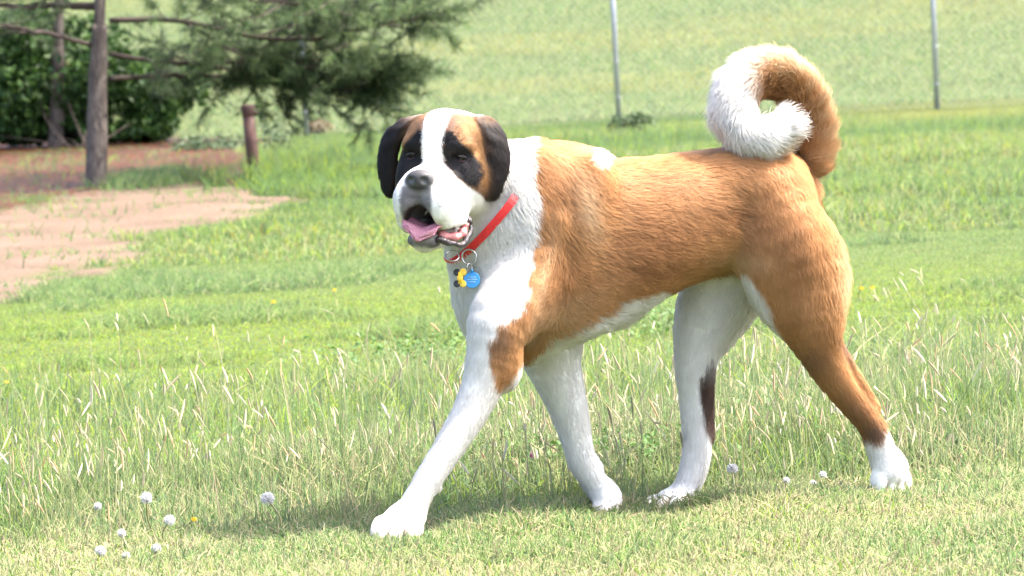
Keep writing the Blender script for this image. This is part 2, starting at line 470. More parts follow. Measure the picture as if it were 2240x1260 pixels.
if DO_GRASS:
    def weeds(name, px, py, sx, sy, n, size, label, hmax=.10):
        c = ground_at(px, py)
        x = c[0] + sx * rng.normal(size=n); y = c[1] + sy * rng.normal(size=n)
        C = np.c_[x, y, terrain(x, y) + .01 + hmax * rng.random(n) ** 1.3]
        N_ = unit(np.c_[.5 * rng.normal(size=n), .5 * rng.normal(size=n) - .25, np.full(n, 1.0)]); A_ = unit(rng.normal(size=(n, 3)))
        V, F = leaf_mesh(C, N_, A_, size * (.6 + .8 * rng.random(n)), .75)
        o = mesh_obj(name, V, F, weed_m, base=c, smooth=False, attrs={'shade': ('FLOAT', np.repeat(rng.random(n), 4))})
        tag(o, label, 'weeds', kind='stuff')
    weeds('clover_patch', 1190, 1055, .09, .12, 700, .016, 'dark clover patch between the front legs of the dog')
    weeds('clover_patch', 1385, 1050, .11, .12, 900, .016, 'dark leafy patch in the grass between front and hind paws')
    weeds('leafy_weeds', 1690, 985, .12, .16, 800, .018, 'leafy green weeds between the two hind legs', .12)
    weeds('leafy_weeds', 930, 770, .17, .30, 420, .020, 'low leafy weeds on the bright turf left of the chest', .03)
    weeds('leafy_weeds', 1440, 715, .07, .25, 200, .022, 'dark leafy weeds seen below the belly', .05)
# ---------------------------------------------------------------- fence of wire netting on steel posts
galv = plain('galvanised_steel', (.33, .35, .38), .45, .55, noise=(30, (.42, .44, .47)), bump=.05)
fa, fb = ground_at(671, 301), ground_at(2051, 240)
fstep = (fb[:2] - fa[:2]) / 2.0
fence = empty('wire_fence', (fa[0] + fstep[0], fa[1] + fstep[1], 0.0))
tag(fence, 'tall wire netting fence on thin grey steel posts below the grassy bank', 'fence')
FH = 1.95
def fpos(i): 
    p = fa[:2] + fstep * i * (1.12 if i < 0 else 1.0)
    return np.array((p[0], p[1], terrain(p[:1], p[1:])[0]))
for i in range(-2, 5):
    p = fpos(i)
    lean = np.array((-.012, 0, 0)) if i != 1 else np.array((-.02, 0, 0))
    V, F = tube([p + (0, 0, -.3), p + lean + (0, 0, 1.0), p + lean * 2 + (0, 0, FH)], .027, 14)
    post = mesh_obj('post', V, F, galv, fence)
    V, F = tube([p + lean * 2 + (0, 0, FH), p + lean * 2 + (0, 0, FH + .03), p + lean * 2 + (0, 0, FH + .05)], [.032, .030, .012], 14)
    mesh_obj('post_cap', V, F, galv, post, base=np.array(fence.location))
    for hz in (.25, .62, 1.0, 1.38, 1.75):      # wire ties
        V, F = tube([p + lean * hz + (0, 0, hz), p + lean * hz + (0, 0, hz + .012)], .0305, 12)
        mesh_obj('tie', V, F, galv, post, base=np.array(fence.location))
V, F = tube([fpos(i) + (0, 0, FH - .03) for i in range(-2, 5)], .021, 10)
mesh_obj('top_rail', V, F, galv, fence)
# the netting: two families of slanting wires
p0, p1 = fpos(-2), fpos(4); Lf = np.linalg.norm((p1 - p0)[:2]); dirf = (p1 - p0) / Lf
W = []
cell = .072
for sg in (-1, 1):
    for q in np.arange(-FH, Lf + FH, cell):
        u0, u1 = q, q + sg * (FH - .06)
        z0, z1 = .02, FH - .04
        if min(u0, u1) < 0 or max(u0, u1) > Lf: continue
        W.append([p0 + dirf * u0 + (0, .03 + .002 * sg, z0), p0 + dirf * (u0 + u1) / 2 + (0, .03 - .002 * sg, (z0 + z1) / 2), p0 + dirf * u1 + (0, .03 + .002 * sg, z1)])
W = np.array(W)
net = curves_obj('wire_netting', W, np.full(W.shape[:2], .0013), np.full((len(W), 3), .30), blade_mat('wire', up=.2, transl=0, rough=.4, root=1, tip=1), fence)
tag(net, kind='stuff')

# ---------------------------------------------------------------- rusty pipe bollard
rust = NT('rusty_pipe')
tc = rust.n('TexCoord')
rust.l(rust.ramp(rust.noise(14, 7, .7, tc.outputs['Object']), [(.3, (.028, .014, .011)), (.5, (.058, .026, .019)), (.72, (.105, .044, .028))]), rust.p.inputs['Base Color'])
rust.p.inputs['Roughness'].default_value = .75; rust.bump(rust.noise(60, 5, .7, tc.outputs['Object']), .4, .004)
bp = ground_at(558, 405)
bol = empty('pipe_bollard', bp); tag(bol, 'rusty brown pipe bollard with a cap beside the sand and tall grass', 'bollard')
rb = .043; ln = np.array((-.03, 0, .55))
V, F = tube([bp - ln * .3, bp + ln * .5, bp + ln * .86], rb, 24); mesh_obj('pipe', V, F, rust.m, bol)
V, F = tube([bp + ln * .85, bp + ln * .86, bp + ln * .985, bp + ln * 1.0, bp + ln * 1.005], [rb * .9, rb * 1.07, rb * 1.07, rb * 1.03, rb * .8], 24)
cp = mesh_obj('cap', V, F, rust.m, bol)
q = bp + ln * .90 + np.array((rb * 1.0, -.01, 0))
V, F = tube([q, q + (.012, 0, 0), q + (.022, 0, 0)], [.016, .016, .011], 10); mesh_obj('bolt', V, F, rust.m, cp, base=bp)

# ---------------------------------------------------------------- trees
bark = NT('pine_bark')
tc = bark.n('TexCoord'); mp = bark.n('Mapping'); mp.inputs['Scale'].default_value = (1, 1, .35); bark.l(tc.outputs['Object'], mp.inputs[0])
nz = bark.noise(26, 7, .72, mp.outputs[0])
bark.l(bark.ramp(nz, [(.3, (.040, .030, .026)), (.48, (.095, .075, .062)), (.68, (.185, .155, .130))]), bark.p.inputs['Base Color'])
bark.p.inputs['Roughness'].default_value = .9; bark.bump(nz, .9, .03)
twig_m = plain('twig_bark', (.030, .021, .016), .9, noise=(40, (.055, .040, .030)))
needle_m = blade_mat('pine_needles', up=.45, transl=.25, root=.8, tip=1.1)

def limb_tree(name, label, base_px, trunk_px, tr, limbs, up_limbs, ndl_cols, dens=1.0):
    """trunk and limbs drawn out from where they stand; twigs and needle brushes grow from the limbs"""
    b = ground_at(*base_px); depth = b[1] + 9.0
    D_ = (b - CAM) @ fwd
    t = empty(name, b); tag(t, label, 'tree')
    tp_ = [unproj(x, y, D_) for x, y in trunk_px]; tp_[0] = b - np.array((0, 0, .15))
    top = tp_[-1] + (tp_[-1] - tp_[-2]) / np.linalg.norm(tp_[-1] - tp_[-2]) * 4.5
    tp_ = spline(tp_ + [top], 30)
    rads = np.interp(np.linspace(0, 1, 30), [0, .03, .12, .45, 1], [tr * 1.45, tr * 1.2, tr, tr * .85, tr * .3])
    V, F = tube(tp_, rads, 20, jit=.10); mesh_obj('trunk', V, F, bark.m, t)
    Q, NP_, NC = [], [], []
    lims = [(spline([unproj(x, y, D_ + dz) for x, y, dz in pts], 26), r, dn) for pts, r, dn in limbs]
    for (z, az, L, r, dn) in up_limbs:
        i = int(np.clip(np.searchsorted(tp_[:, 2], b[2] + z), 0, 29)); s0 = tp_[i]
        d = np.array((math.cos(az), math.sin(az), .12))
        lims.append((spline([s0, s0 + d * L * .4, s0 + d * L * .75 + (0, 0, .05), s0 + d * L + (0, 0, .15)], 26), r, dn))
    for pts, r, dn in lims:
        rr = np.interp(np.linspace(0, 1, len(pts)), [0, .5, 1], [r * .72, r * .5, r * .16])
        V, F = tube(pts + .016 * rng.normal(size=pts.shape) * np.linspace(0, 1, len(pts))[:, None], rr, 8); br = mesh_obj('branch', V, F, twig_m, t)
        Ls = np.linalg.norm(np.diff(pts, axis=0), axis=1).sum()
        nt = int(Ls * 23 * dens * dn)
        for _ in range(nt):
            f = .16 + .84 * rng.random() ** .65; k_ = min(int(f * 25), 24)
            s0 = pts[k_]; ax = unit(pts[k_ + 1] - pts[k_])
            d = unit(ax * .7 + np.array((rng.normal() * .7, rng.normal() * .8, rng.normal() * .28 + .12)))
            L = (.22 + .42 * rng.random()) * (1.15 - .45 * f)
            q = np.stack([s0, s0 + d * L * .5 + (0, 0, -.01), s0 + d * L + (0, 0, .03)]); Q.append(q)
            for s_ in range(3):                                   # side shoots with their brush of needles
                u = .45 + .55 * (s_ / 2.0)
                o0 = s0 + d * L * u; sd_ = unit(d + .7 * rng.normal(size=3) * (1, 1, .5)) if s_ < 2 else d
                l2 = .12 + .10 * rng.random()
                m_ = 34
                a = rng.random(m_)
                roots = o0 + sd_ * (l2 * a)[:, None]
                nd = unit(sd_ * .75 + .62 * rng.normal(size=(m_, 3)) + np.array((0, 0, .10)))
                ln_ = .065 + .045 * rng.random(m_)
                NP_.append(np.stack([roots, roots + nd * (ln_ * .5)[:, None], roots + nd * ln_[:, None] + np.array((0, 0, -.012))], 1))
                NC.append(np.array(ndl_cols)[rng.integers(len(ndl_cols), size=m_)] * (.5 + .95 * rng.random()))
    Q = np.array(Q); tw = curves_obj('twigs', Q, np.tile(np.array((.006, .004, .002)), (len(Q), 1)), np.tile((.06, .043, .033), (len(Q), 1)), blade_mat('twig_' + name, up=.3, transl=0, root=1, tip=1), t)
    tag(tw, kind='stuff')
    NP_ = np.concatenate(NP_); NC = np.concatenate(NC)
    cr = curves_obj('crown', NP_, np.tile(np.array((.0024, .0022, .0007)), (len(NP_), 1)), NC, needle_m, t)
    tag(cr, kind='stuff')
    return t
if DO_TREES:
    PINE = [(.046, .086, .026), (.064, .110, .032), (.034, .062, .024), (.105, .145, .048)]
    limbs = [([(240, 118, 0), (330, 132, .2), (430, 140, .4), (520, 155, .6), (600, 172, .8), (690, 195, .9)], .026, .9),
             ([(240, 172, 0), (300, 168, .2), (380, 163, .4), (460, 166, .6), (560, 178, .8), (650, 192, .9)], .028, .7),
             ([(240, 45, .1), (330, 42, .2), (400, 47, .2), (470, 62, .2), (560, 80, .1), (680, 84, 0), (780, 66, -.1), (870, 46, -.2), (975, 34, -.2)], .030, .80),
             ([(400, 47, .2), (450, 75, .3), (490, 105, .4), (570, 122, .5), (660, 140, .4), (740, 152, .3)], .018, 1.2),
             ([(235, -24, 0), (350, -20, -.3), (480, -14, -.5), (600, 2, -.6), (740, 8, -.7)], .026, .7),
             ([(430, 140, .4), (560, 134, .5), (680, 132, .4), (770, 142, .3), (835, 160, .3)], .018, 1.3),
             ([(600, 172, .8), (660, 182, .7), (720, 192, .6), (770, 202, .5), (805, 215, .5)], .013, 1.6),
             ([(560, 80, .1), (640, 56, .3), (720, 40, .5), (800, 30, .6)], .014, 1.2),
             ([(380, 164, .4), (440, 205, .5), (520, 235, .6), (590, 240, .6)], .008, .10),
             ([(460, 166, .6), (480, 215, .7), (500, 240, .8), (450, 252, .8)], .006, .08),
             ([(205, 100, 0), (110, 75, -.2), (0, 55, -.3), (-160, 40, -.4)], .026, .35),
             ([(215, 14, .05), (120, 12, .1), (0, 10, .2), (-180, 0, .2)], .042, .45)]
    ups = [(1.8 + .17 * i, a_, L_ - .03 * i, .030, .55) for i, (a_, L_) in enumerate([(.2, 3.2), (1.2, 3.6), (2.2, 2.6), (-.5, 3.0), (.8, 3.8), (3.6, 2.2), (1.6, 4.0), (.1, 3.4), (-1.2, 2.2),  # unseen upper limbs, lengthened and aimed to cast shade on the litter
           (1.0, 4.2), (2.6, 2.4), (.5, 3.6), (1.4, 4.4), (-.3, 3.0), (4.4, 2.0), (.9, 4.2), (1.9, 3.6), (.2, 3.2), (1.2, 4.0), (3.0, 2.2), (.6, 3.4), (1.5, 3.6), (-.8, 2.4), (.9, 3.0)])]
    limb_tree('pine_tree', 'front pine with slim grey trunk beside the sand, branches reaching over the bollard', (207, 414),
              [(207, 414), (212, 330), (214, 200), (218, 60), (220, -40)], .078, limbs, ups, PINE)
    limbs2 = [([(125, 60, 0), (60, 70, -.3), (-20, 60, -.5), (-140, 70, -.6)], .03, .15),
              ([(140, 175, 0), (200, 178, -.2), (300, 170, -.4), (360, 180, -.5)], .03, .10)]
    ups2 = [(1.95 + .20 * i, a_, L_ - .04 * i, .030, .50) for i, (a_, L_) in enumerate([(-.6, 4.2), (.3, 3.2), (-1.3, 4.0), (2.0, 2.4), (-.9, 4.6), (0, 3.6), (-1.8, 3.4), (-.4, 4.4), (3.4, 2.2), (-1.1, 4.4), (.6, 3.0), (-.7, 4.4), (-1.5, 3.6), (-.1, 3.6), (2.6, 2.0), (-.9, 4.0), (-.5, 3.8)])]  # unseen too, reaching forward and right to shade the litter
    limb_tree('pine_tree', 'darker pine trunk standing in the shade behind the front pine', (122, 330),
              [(122, 330), (124, 230), (127, 120), (130, -20)], .080, limbs2, ups2, PINE)

    # broad-leaved shrub behind the pines
    shrub_m = leaf_material('shrub_leaf', (.016, .052, .011), (.068, .135, .024), .3)
    def shrub(name, label, px, py, extents, n, size, mat, stems=9, cat='shrub', dz=0.0):
        b = ground_at(px, py); D_ = (b - CAM) @ fwd + dz
        t = empty(name, b); tag(t, label, cat)
        for s_ in range(stems):
            e_ = extents[rng.integers(len(extents))]
            tgt = unproj(e_[0] + e_[2] * .3 * rng.normal(), e_[1], D_ + .5 * rng.normal() * e_[4])
            mid = b * .5 + tgt * .5 + .1 * rng.normal(size=3)
            V, F = tube(spline([b + .06 * rng.normal(size=3) * (1, 1, 0), mid, tgt], 12), np.linspace(.011, .003, 12) * e_[4] ** .5, 7)
            mesh_obj('stem', V, F, twig_m, t)
        C = []
        for cx, cy, rx, ry, dp, wt in extents:
            m_ = int(n * wt)
            u = unit(rng.normal(size=(m_, 3))) * rng.random((m_, 1)) ** .45
            cl = unproj(cx, cy, D_)
            s_ = D_ / F_PX
            C.append(cl + rgt * (u[:, :1] * rx * s_) + upv * (u[:, 1:2] * ry * s_) + fwd * (u[:, 2:] * dp))
        C = np.concatenate(C); 
        kp = fbm(C, 3.2, 81, 2) > .42; C = C[kp]; C = C[C[:, 2] > terrain(C[:, 0], C[:, 1]) + .03]; m_ = len(C)
        N_ = unit(rng.normal(size=(m_, 3)) * .6 + np.array((.1, -.35, .6))); A_ = unit(rng.normal(size=(m_, 3)) + np.array((0, -.2, -.5)))
        V, F = leaf_mesh(C, N_, A_, size * (.6 + .8 * rng.random(m_)), .62)
        o = mesh_obj('foliage', V, F, mat, t, smooth=False, attrs={'shade': ('FLOAT', np.repeat(rng.random(m_), 4))}); tag(o, kind='stuff')
    shrub('leafy_shrub', 'dark green broad-leaved shrub behind the two pine trunks', 180, 331,
          [(40, 190, 110, 130, .8, .30), (190, 150, 120, 120, .8, .26), (300, 190, 90, 90, .7, .20), (60, 80, 90, 70, .7, .12), (330, 265, 60, 45, .6, .12), (400, 190, 60, 60, .6, .07), (-110, 170, 90, 140, .8, .2), (40, 282, 95, 36, .6, .12), (200, 284, 95, 36, .6, .12), (-90, 285, 80, 38, .6, .1), (300, 292, 50, 25, .5, .05)], 18000, .085, shrub_m, dz=1.1)
    bush_m = leaf_material('bush_leaf', (.040, .075, .030), (.085, .125, .055), .3)
    shrub('small_bush', 'small grey-green bush at the foot of the middle fence post', 1392, 312, [(1395, 280, 40, 34, .22, .7), (1352, 286, 24, 30, .2, .3)], 1700, .05, bush_m, 5)
    shrub('dry_bush', 'low bush with orange tinged leaves beside the fence post behind the bollard', 700, 296, [(697, 282, 34, 20, .2, 1.0)], 260, .06, leaf_material('dry_leaf', (.085, .085, .030), (.17, .10, .038), .3), 3)
    shrub('fence_weeds', 'green leafy weeds on the pine litter left of the bollard', 480, 335, [(430, 318, 60, 22, .4, .5), (500, 322, 40, 26, .4, .5)], 700, .045, bush_m, 5, 'weeds')
    shrub('fence_weeds', 'tall weeds growing around the bollard', 620, 350, [(600, 300, 45, 40, .5, .5), (640, 330, 50, 35, .5, .5)], 420, .045, bush_m, 7, 'weeds')

# ---------------------------------------------------------------- dandelions
stem_m = plain('dandelion_stem', (.22, .25, .10), .6, noise=(60, (.28, .22, .12)))
puff_m = blade_mat('dandelion_puff', up=.35, transl=.45, root=.9, tip=1.0)
petal_m = leaf_material('dandelion_petal', (.62, .42, .012), (.72, .52, .03), .25)
core_m = plain('puff_core', (.45, .40, .32), .8)
def flower(name, label, cat, px, py, depth, rad, kind, group):
    top = unproj(px, py, depth)
    b = top + np.array((.02 * rng.normal(), .03 * rng.normal(), 0)); b[2] = terrain(b[:1], b[1:2])[0]
    t = empty(name, b); tag(t, label, cat, group)
    mid = (b + top) / 2 + np.array((.012 * rng.normal(), .01 * rng.normal(), 0))
    V, F = tube(spline([b, mid, top], 9), np.linspace(.0022, .0016, 9), 7); mesh_obj('stem', V, F, stem_m, t)
    if kind == 'puff':
        V, F = uv_ball(top, (rad * .16,) * 3, np.eye(3), 10, 6); mesh_obj('core', V, F, core_m, t)
        rad = rad * .86; n = 130; d = unit(rng.normal(size=(n, 3))); gap = unit(rng.normal(size=3) + np.array((0, .3, 0))); d = d[((d @ gap) < .45) | (rng.random(n) < .4)]; n = len(d); d[:, 2] = np.where(d[:, 2] < -.6, -d[:, 2], d[:, 2])
        P = np.stack([top + d * rad * .2, top + d * rad * .75, top + d * rad], 1)
        R1 = np.tile(np.array((.0003, .0003, .0003)), (n, 1))
        sub = []
        for j in range(5):
            dd = unit(d + .45 * rng.normal(size=(n, 3)))
            sub.append(np.stack([top + d * rad * .72, top + (d + dd) * rad * .45, top + dd * rad * (.92 + .16 * rng.normal(size=(n, 1)))], 1))
        P = np.concatenate([P] + sub); R1 = np.full(P.shape[:2], .00024)
        o = curves_obj('seed_puff', P, R1, np.full((len(P), 3), .66) if cat != 'clover' else np.tile((.5, .2, .36), (len(P), 1)), puff_m, t); tag(o, kind='stuff')
    else:
        n = 46; an = np.arange(n) * 2.4; rr = rad * np.sqrt((np.arange(n) + 1) / n)
        up_ = unit(np.array((0, -.45, 1.0))); e1 = np.array((1.0, 0, 0)); e2 = np.cross(up_, e1)
        dr = np.cos(an)[:, None] * e1 + np.sin(an)[:, None] * e2
        C = top + dr * rr[:, None] * .55 + up_ * (.004 * (1 - (rr / rad) ** 2))[:, None]
        V, F = leaf_mesh(C, unit(up_ + .25 * dr), dr, np.full(n, rad * .95), .32)
        mesh_obj('petals', V, F, petal_m, t, smooth=False, attrs={'shade': ('FLOAT', np.repeat(rng.random(n), 4))})
# ---------------------------------------------------------------- the dog
PSI = R(20)                                     # the dog walks a little towards the camera
S_ = rgt * math.cos(PSI) + fwd * math.sin(PSI)  # towards the tail
T_ = -rgt * math.sin(PSI) + fwd * math.cos(PSI) # towards its far side
V_ = upv
BASIS = np.array((S_, T_, V_))
ORG = unproj(1400.0, 1130.0, D0)
PXM = 1070.0

def to_dog(w): return (np.asarray(w) - ORG) @ BASIS.T
def to_world(d): return ORG + np.asarray(d) @ BASIS
def DP(px, py, t=0.0):
    """point of the dog at lateral offset t from its mid plane"""
    s = ((px - 1400.0) / PXM + t * math.sin(PSI)) / math.cos(PSI)
    return to_dog(unproj(px, py, D0 + s * math.sin(PSI) + t * math.cos(PSI)))
def DD(px, py, depth): return to_dog(unproj(px, py, depth))
def mpx(r): return r / PXM

PR = []                                         # primitives of the body
def add(kind, tagname, k, fl, flow, bb, sub=False, **kw):
    PR.append(dict(kind=kind, tag=tagname, k=k, fl=fl, flow=np.asarray(flow, float), bb=bb, sub=sub, **kw))
def cap(a, b, ra, rb, tagname, k=0.03, fl=0.012, flow=None, sub=False):
    a, b = np.asarray(a, float), np.asarray(b, float)
    lo = np.minimum(a - ra, b - rb); hi = np.maximum(a + ra, b + rb)
    add('cap', tagname, k, fl, unit(b - a) if flow is None else flow, (lo, hi), sub, a=a, b=b, ra=ra, rb=rb)
def ell(c, rad, tagname, k=0.03, fl=0.012, flow=(1, 0, 0), M=None, sub=False):
    c = np.asarray(c, float); rad = np.asarray(rad, float)
    M = np.eye(3) if M is None else np.asarray(M, float)     # rows: axes in dog space
    e = np.sqrt(((M.T * rad) ** 2).sum(1))
    add('ell', tagname, k, fl, flow, (c - e, c + e), sub, c=c, rad=rad, M=M)
def chain(pts, tagname, k=0.03, fl=0.012):
    """pts: (px, py, t, radius px)"""
    q = spline([(*DP(x, y, t), mpx(r)) for x, y, t, r in pts], 3 * len(pts))
    sweep(q, tagname, k, fl)
def sweep(q, tagname, k, fl):
    lo = (q[:, :3] - q[:, 3:]).min(0); hi = (q[:, :3] + q[:, 3:]).max(0)
    add('sweep', tagname, k, fl, q[-1, :3] - q[0, :3], (lo, hi), q=q)

def ev(p, P):
    if p['kind'] == 'cap':
        a, b = p['a'], p['b']; ab = b - a
        t = np.clip(((P - a) @ ab) / (ab @ ab), 0, 1)
        return np.linalg.norm(P - a - t[:, None] * ab, axis=1) - (p['ra'] + t * (p['rb'] - p['ra']))
    if p['kind'] == 'sweep':
        q = p['q']; P = P.astype(np.float32); best = np.full(len(P), 9.0, np.float32)
        for a, b in zip(q[:-1], q[1:]):
            ab = (b - a)[:3].astype(np.float32)
            w = P - a[:3].astype(np.float32)
            t = np.clip((w @ ab) / (ab @ ab), 0, 1)
            w -= t[:, None] * ab
            best = np.minimum(best, np.sqrt(np.einsum('ij,ij->i', w, w)) - np.float32(a[3]) - t * np.float32(b[3] - a[3]))
        return best
    if p['kind'] == 'ell':
        q = (P - p['c']) @ p['M'].T
        k0 = np.linalg.norm(q / p['rad'], axis=1); k1 = np.linalg.norm(q / p['rad'] ** 2, axis=1)
        return k0 * (k0 - 1.0) / np.maximum(k1, 1e-6)
    if p['kind'] == 'loft':
        s = P[:, 0]; ss = np.clip(s, p['S'][0], p['S'][-1])
        zc = np.interp(ss, p['S'], p['zc']); a = np.interp(ss, p['S'], p['a']); b = np.interp(ss, p['S'], p['b'])
        z = P[:, 2] - zc; t = P[:, 1]
        # fuller ribs below the middle
        bb = b * (1 - 0.10 * np.clip(z / a, -1, 1))
        rr = (np.abs(z / a) ** 2.25 + np.abs(t / bb) ** 2.25) ** (1 / 2.25)
        d = (rr - 1) * np.minimum(a, bb)
        ds = np.abs(s - ss)
        return np.where(ds > 0, np.sqrt(np.maximum(d, 0) ** 2 + ds ** 2) + np.minimum(d, 0), d)

# ---- torso: stations of (px, top, bottom, half width in m)
st = [(1110, 400, 700, .105), (1150, 352, 735, .125), (1200, 334, 742, .140), (1260, 330, 738, .150), (1330, 344, 716, .158),
      (1400, 343, 674, .156), (1470, 335, 636, .146), (1540, 326, 608, .134), (1600, 318, 592, .122), (1650, 322, 585, .116),
      (1685, 334, 560, .102), (1712, 360, 530, .085)]
tb = np.array([(DP(x, (a + b) / 2)[0], DP(x, (a + b) / 2)[2], (b - a) / 2 / PXM - .006, w) for x, a, b, w in st])
Sx = np.linspace(tb[0, 0], tb[-1, 0], 120)
def smooth_tab(c):
    y = np.interp(Sx, tb[:, 0], tb[:, c]); yy = np.r_[np.full(9, y[0]), y, np.full(9, y[-1])]
    g = np.exp(-np.linspace(-2, 2, 19) ** 2); g /= g.sum()
    return np.convolve(yy, g, 'valid')
add('loft', 'torso', 0.03, 0.024, (1, 0, -0.18), (np.array((Sx[0] - .05, -.2, tb[:, 1].min() - .3)), np.array((Sx[-1] + .05, .2, tb[:, 1].max() + .3))),
    S=Sx, zc=smooth_tab(1), a=smooth_tab(2), b=smooth_tab(3))

# chest, shoulders, neck
ell(DP(1142, 600, 0), (.120, .125, .150), 'neck', 0.06, 0.026, (0.25, 0, -1))
ell(DP(1118, 660, 0), (.080, .105, .110), 'neck', 0.05, 0.026, (0.2, 0, -1))
for sg in (-1, 1):
    ell(DP(1215, 520, sg * .085), (.085, .045, .180), 'torso', 0.06, 0.018, (0.5, 0, -0.7), M=((.95, 0, .30), (0, 1, 0), (-.30, 0, .95)))
    ell(DP(1278, 470, sg * .112), (.034, .034, .120), 'torso', 0.04, 0.018, (0.6, 0, -0.6), M=((.97, 0, -.22), (0, 1, 0), (.22, 0, .97)))
cap(DP(1195, 475), DP(1105, 450), mpx(138), mpx(118), 'neck', 0.06, 0.028, (.6, 0, -.8))
cap(DP(1110, 455), DD(1030, 400, 8.84), mpx(118), mpx(92), 'neck', 0.05, 0.026, (.6, 0, -.8))
cap(DD(1058, 500, 8.86), DP(1098, 640), mpx(74), mpx(82), 'neck', 0.05, 0.026, (.1, 0, -1))
# withers and a loose fold of skin
cap(DP(1170, 352), DP(1300, 354), mpx(22), mpx(14), 'torso', 0.04, 0.022, (1, 0, -.3))
cap(DP(1225, 480, -.140), DP(1180, 690, -.122), mpx(11), mpx(9), 'torso', 0.025, 0.016, (.2, 0, -1))
cap(DP(1190, 560, -.132), DP(1150, 720, -.122), mpx(10), mpx(8), 'torso', 0.025, 0.016, (.2, 0, -1))
# rump and hip
ell(DP(1672, 440, 0), (.085, .112, .110), 'torso', 0.06, 0.024, (.8, 0, -.6))
for sg in (-1, 1):
    ell(DP(1615, 400, sg * .085), (.060, .035, .055), 'torso', 0.04, 0.022, (1, 0, -.4))

# ---- near front leg
chain([(1160, 610, -.075, 84), (1098, 695, -.120, 68), (1078, 770, -.125, 54), (1056, 840, -.122, 43), (1026, 905, -.120, 36),
       (986, 972, -.118, 31), (944, 1038, -.115, 28), (920, 1078, -.113, 27), (892, 1128, -.112, 29)], 'near_front', 0.035, 0.014)
ell(DP(955, 1062, -.108), (.011, .010, .014), 'near_front', 0.008, 0.008, (-.2, 0, -1))
ell(DP(1112, 805, -.125), (.024, .028, .040), 'near_front', 0.03, 0.012, (-.2, 0, -1))
CLAWS = []; PAWF = []
def paw(c, fwdv, tagname, size=1.0, pitch=0.0):
    """four toes fanned round the front of the paw"""
    c = np.asarray(c, float); f = unit(np.asarray(fwdv, float)); side = unit(np.cross(f, (0, 0, 1.0)))
    u = np.cross(side, f)
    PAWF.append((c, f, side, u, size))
    ell(c - f * (.012 * size) + u * .004, np.array((.040, .040, .026)) * size, tagname, 0.022, 0.007, f, M=(f, side, u))
    for q, lf in ((-1.5, .012), (-.5, .034), (.5, .034), (1.5, .012)):
        tc_ = c + f * (lf * size) + side * (q * .0235 * size) - u * (.004 * size)
        ell(tc_, np.array((.032, .0122, .024)) * size, tagname, 0.0025, 0.003, f, M=(f, side, u))
        CLAWS.append((tc_ + f * (.027 * size) - u * (.012 * size), unit(f - u * .9), size))
paw(DP(874, 1148, -.116), (-.66, -.70, -.30), 'near_front', 1.08)
# ---- far front leg, lifting off behind
chain([(1190, 640, .09, 92), (1200, 730, .105, 78), (1208, 790, .108, 58), (1228, 850, .108, 46), (1247, 910, .108, 37),
       (1260, 962, .108, 31), (1274, 1010, .108, 29), (1300, 1052, .108, 28), (1322, 1085, .108, 28)], 'far_front', 0.03, 0.014)
cap(DP(1250, 800, .085), DP(1283, 985, .10), mpx(15), mpx(8), 'far_front', 0.02, 0.010)
cap(DP(1300, 1005, .10), DP(1312, 1020, .10), mpx(10), mpx(8), 'far_front', 0.01, 0.006)
paw(DP(1330, 1108, .108), (.15, -.15, -1), 'far_front', 0.92)
# ---- near hind leg
chain([(1680, 435, -.075, 82), (1722, 535, -.100, 96), (1756, 620, -.115, 80), (1772, 690, -.122, 68), (1792, 762, -.120, 47),
       (1826, 826, -.116, 35), (1868, 884, -.112, 28), (1906, 930, -.110, 28), (1924, 975, -.110, 29), (1944, 1022, -.110, 31)], 'near_hind', 0.04, 0.016)
ell(DP(1690, 600, -.100), (.060, .045, .115), 'near_hind', 0.05, 0.015, (.3, 0, -1), M=((.93, 0, .36), (0, 1, 0), (-.36, 0, .93)))
ell(DP(1780, 590, -.085), (.044, .050, .100), 'near_hind', 0.05, 0.030, (.5, 0, -1))
cap(DP(1826, 738, -.118), DP(1914, 888, -.110), mpx(9), mpx(12), 'near_hind', 0.016, 0.010)
paw(DP(1950, 1040, -.112), (.05, -.2, -1), 'near_hind', 0.95)
# ---- far hind leg
chain([(1660, 500, .08, 100), (1600, 600, .10, 98), (1558, 680, .11, 80), (1530, 752, .11, 55), (1520, 812, .11, 42), (1519, 865, .11, 33),
       (1521, 920, .11, 29), (1526, 966, .11, 31), (1518, 1020, .11, 29), (1503, 1066, .11, 27)], 'far_hind', 0.04, 0.015)
cap(DP(1548, 815, .11), DP(1552, 955, .11), mpx(14), mpx(11), 'far_hind', 0.012, 0.010)
paw(DP(1465, 1101, .11), (-.9, -.42, -.22), 'far_hind', 1.0)
# ---- tail
TAIL = [(1700, 425, .0, 34), (1744, 380, .0, 25), (1770, 318, -.01, 19), (1769, 252, -.02, 17), (1744, 196, -.03, 17), (1698, 164, -.04, 18), (1648, 168, -.05, 19),
        (1614, 206, -.06, 19), (1610, 252, -.070, 19), (1638, 288, -.085, 17), (1682, 294, -.095, 14), (1712, 278, -.100, 8)]
tp = spline([(*DP(x, y, t), mpx(r)) for x, y, t, r in TAIL], 40)
sweep(tp, 'tail', 0.010, 0.051)

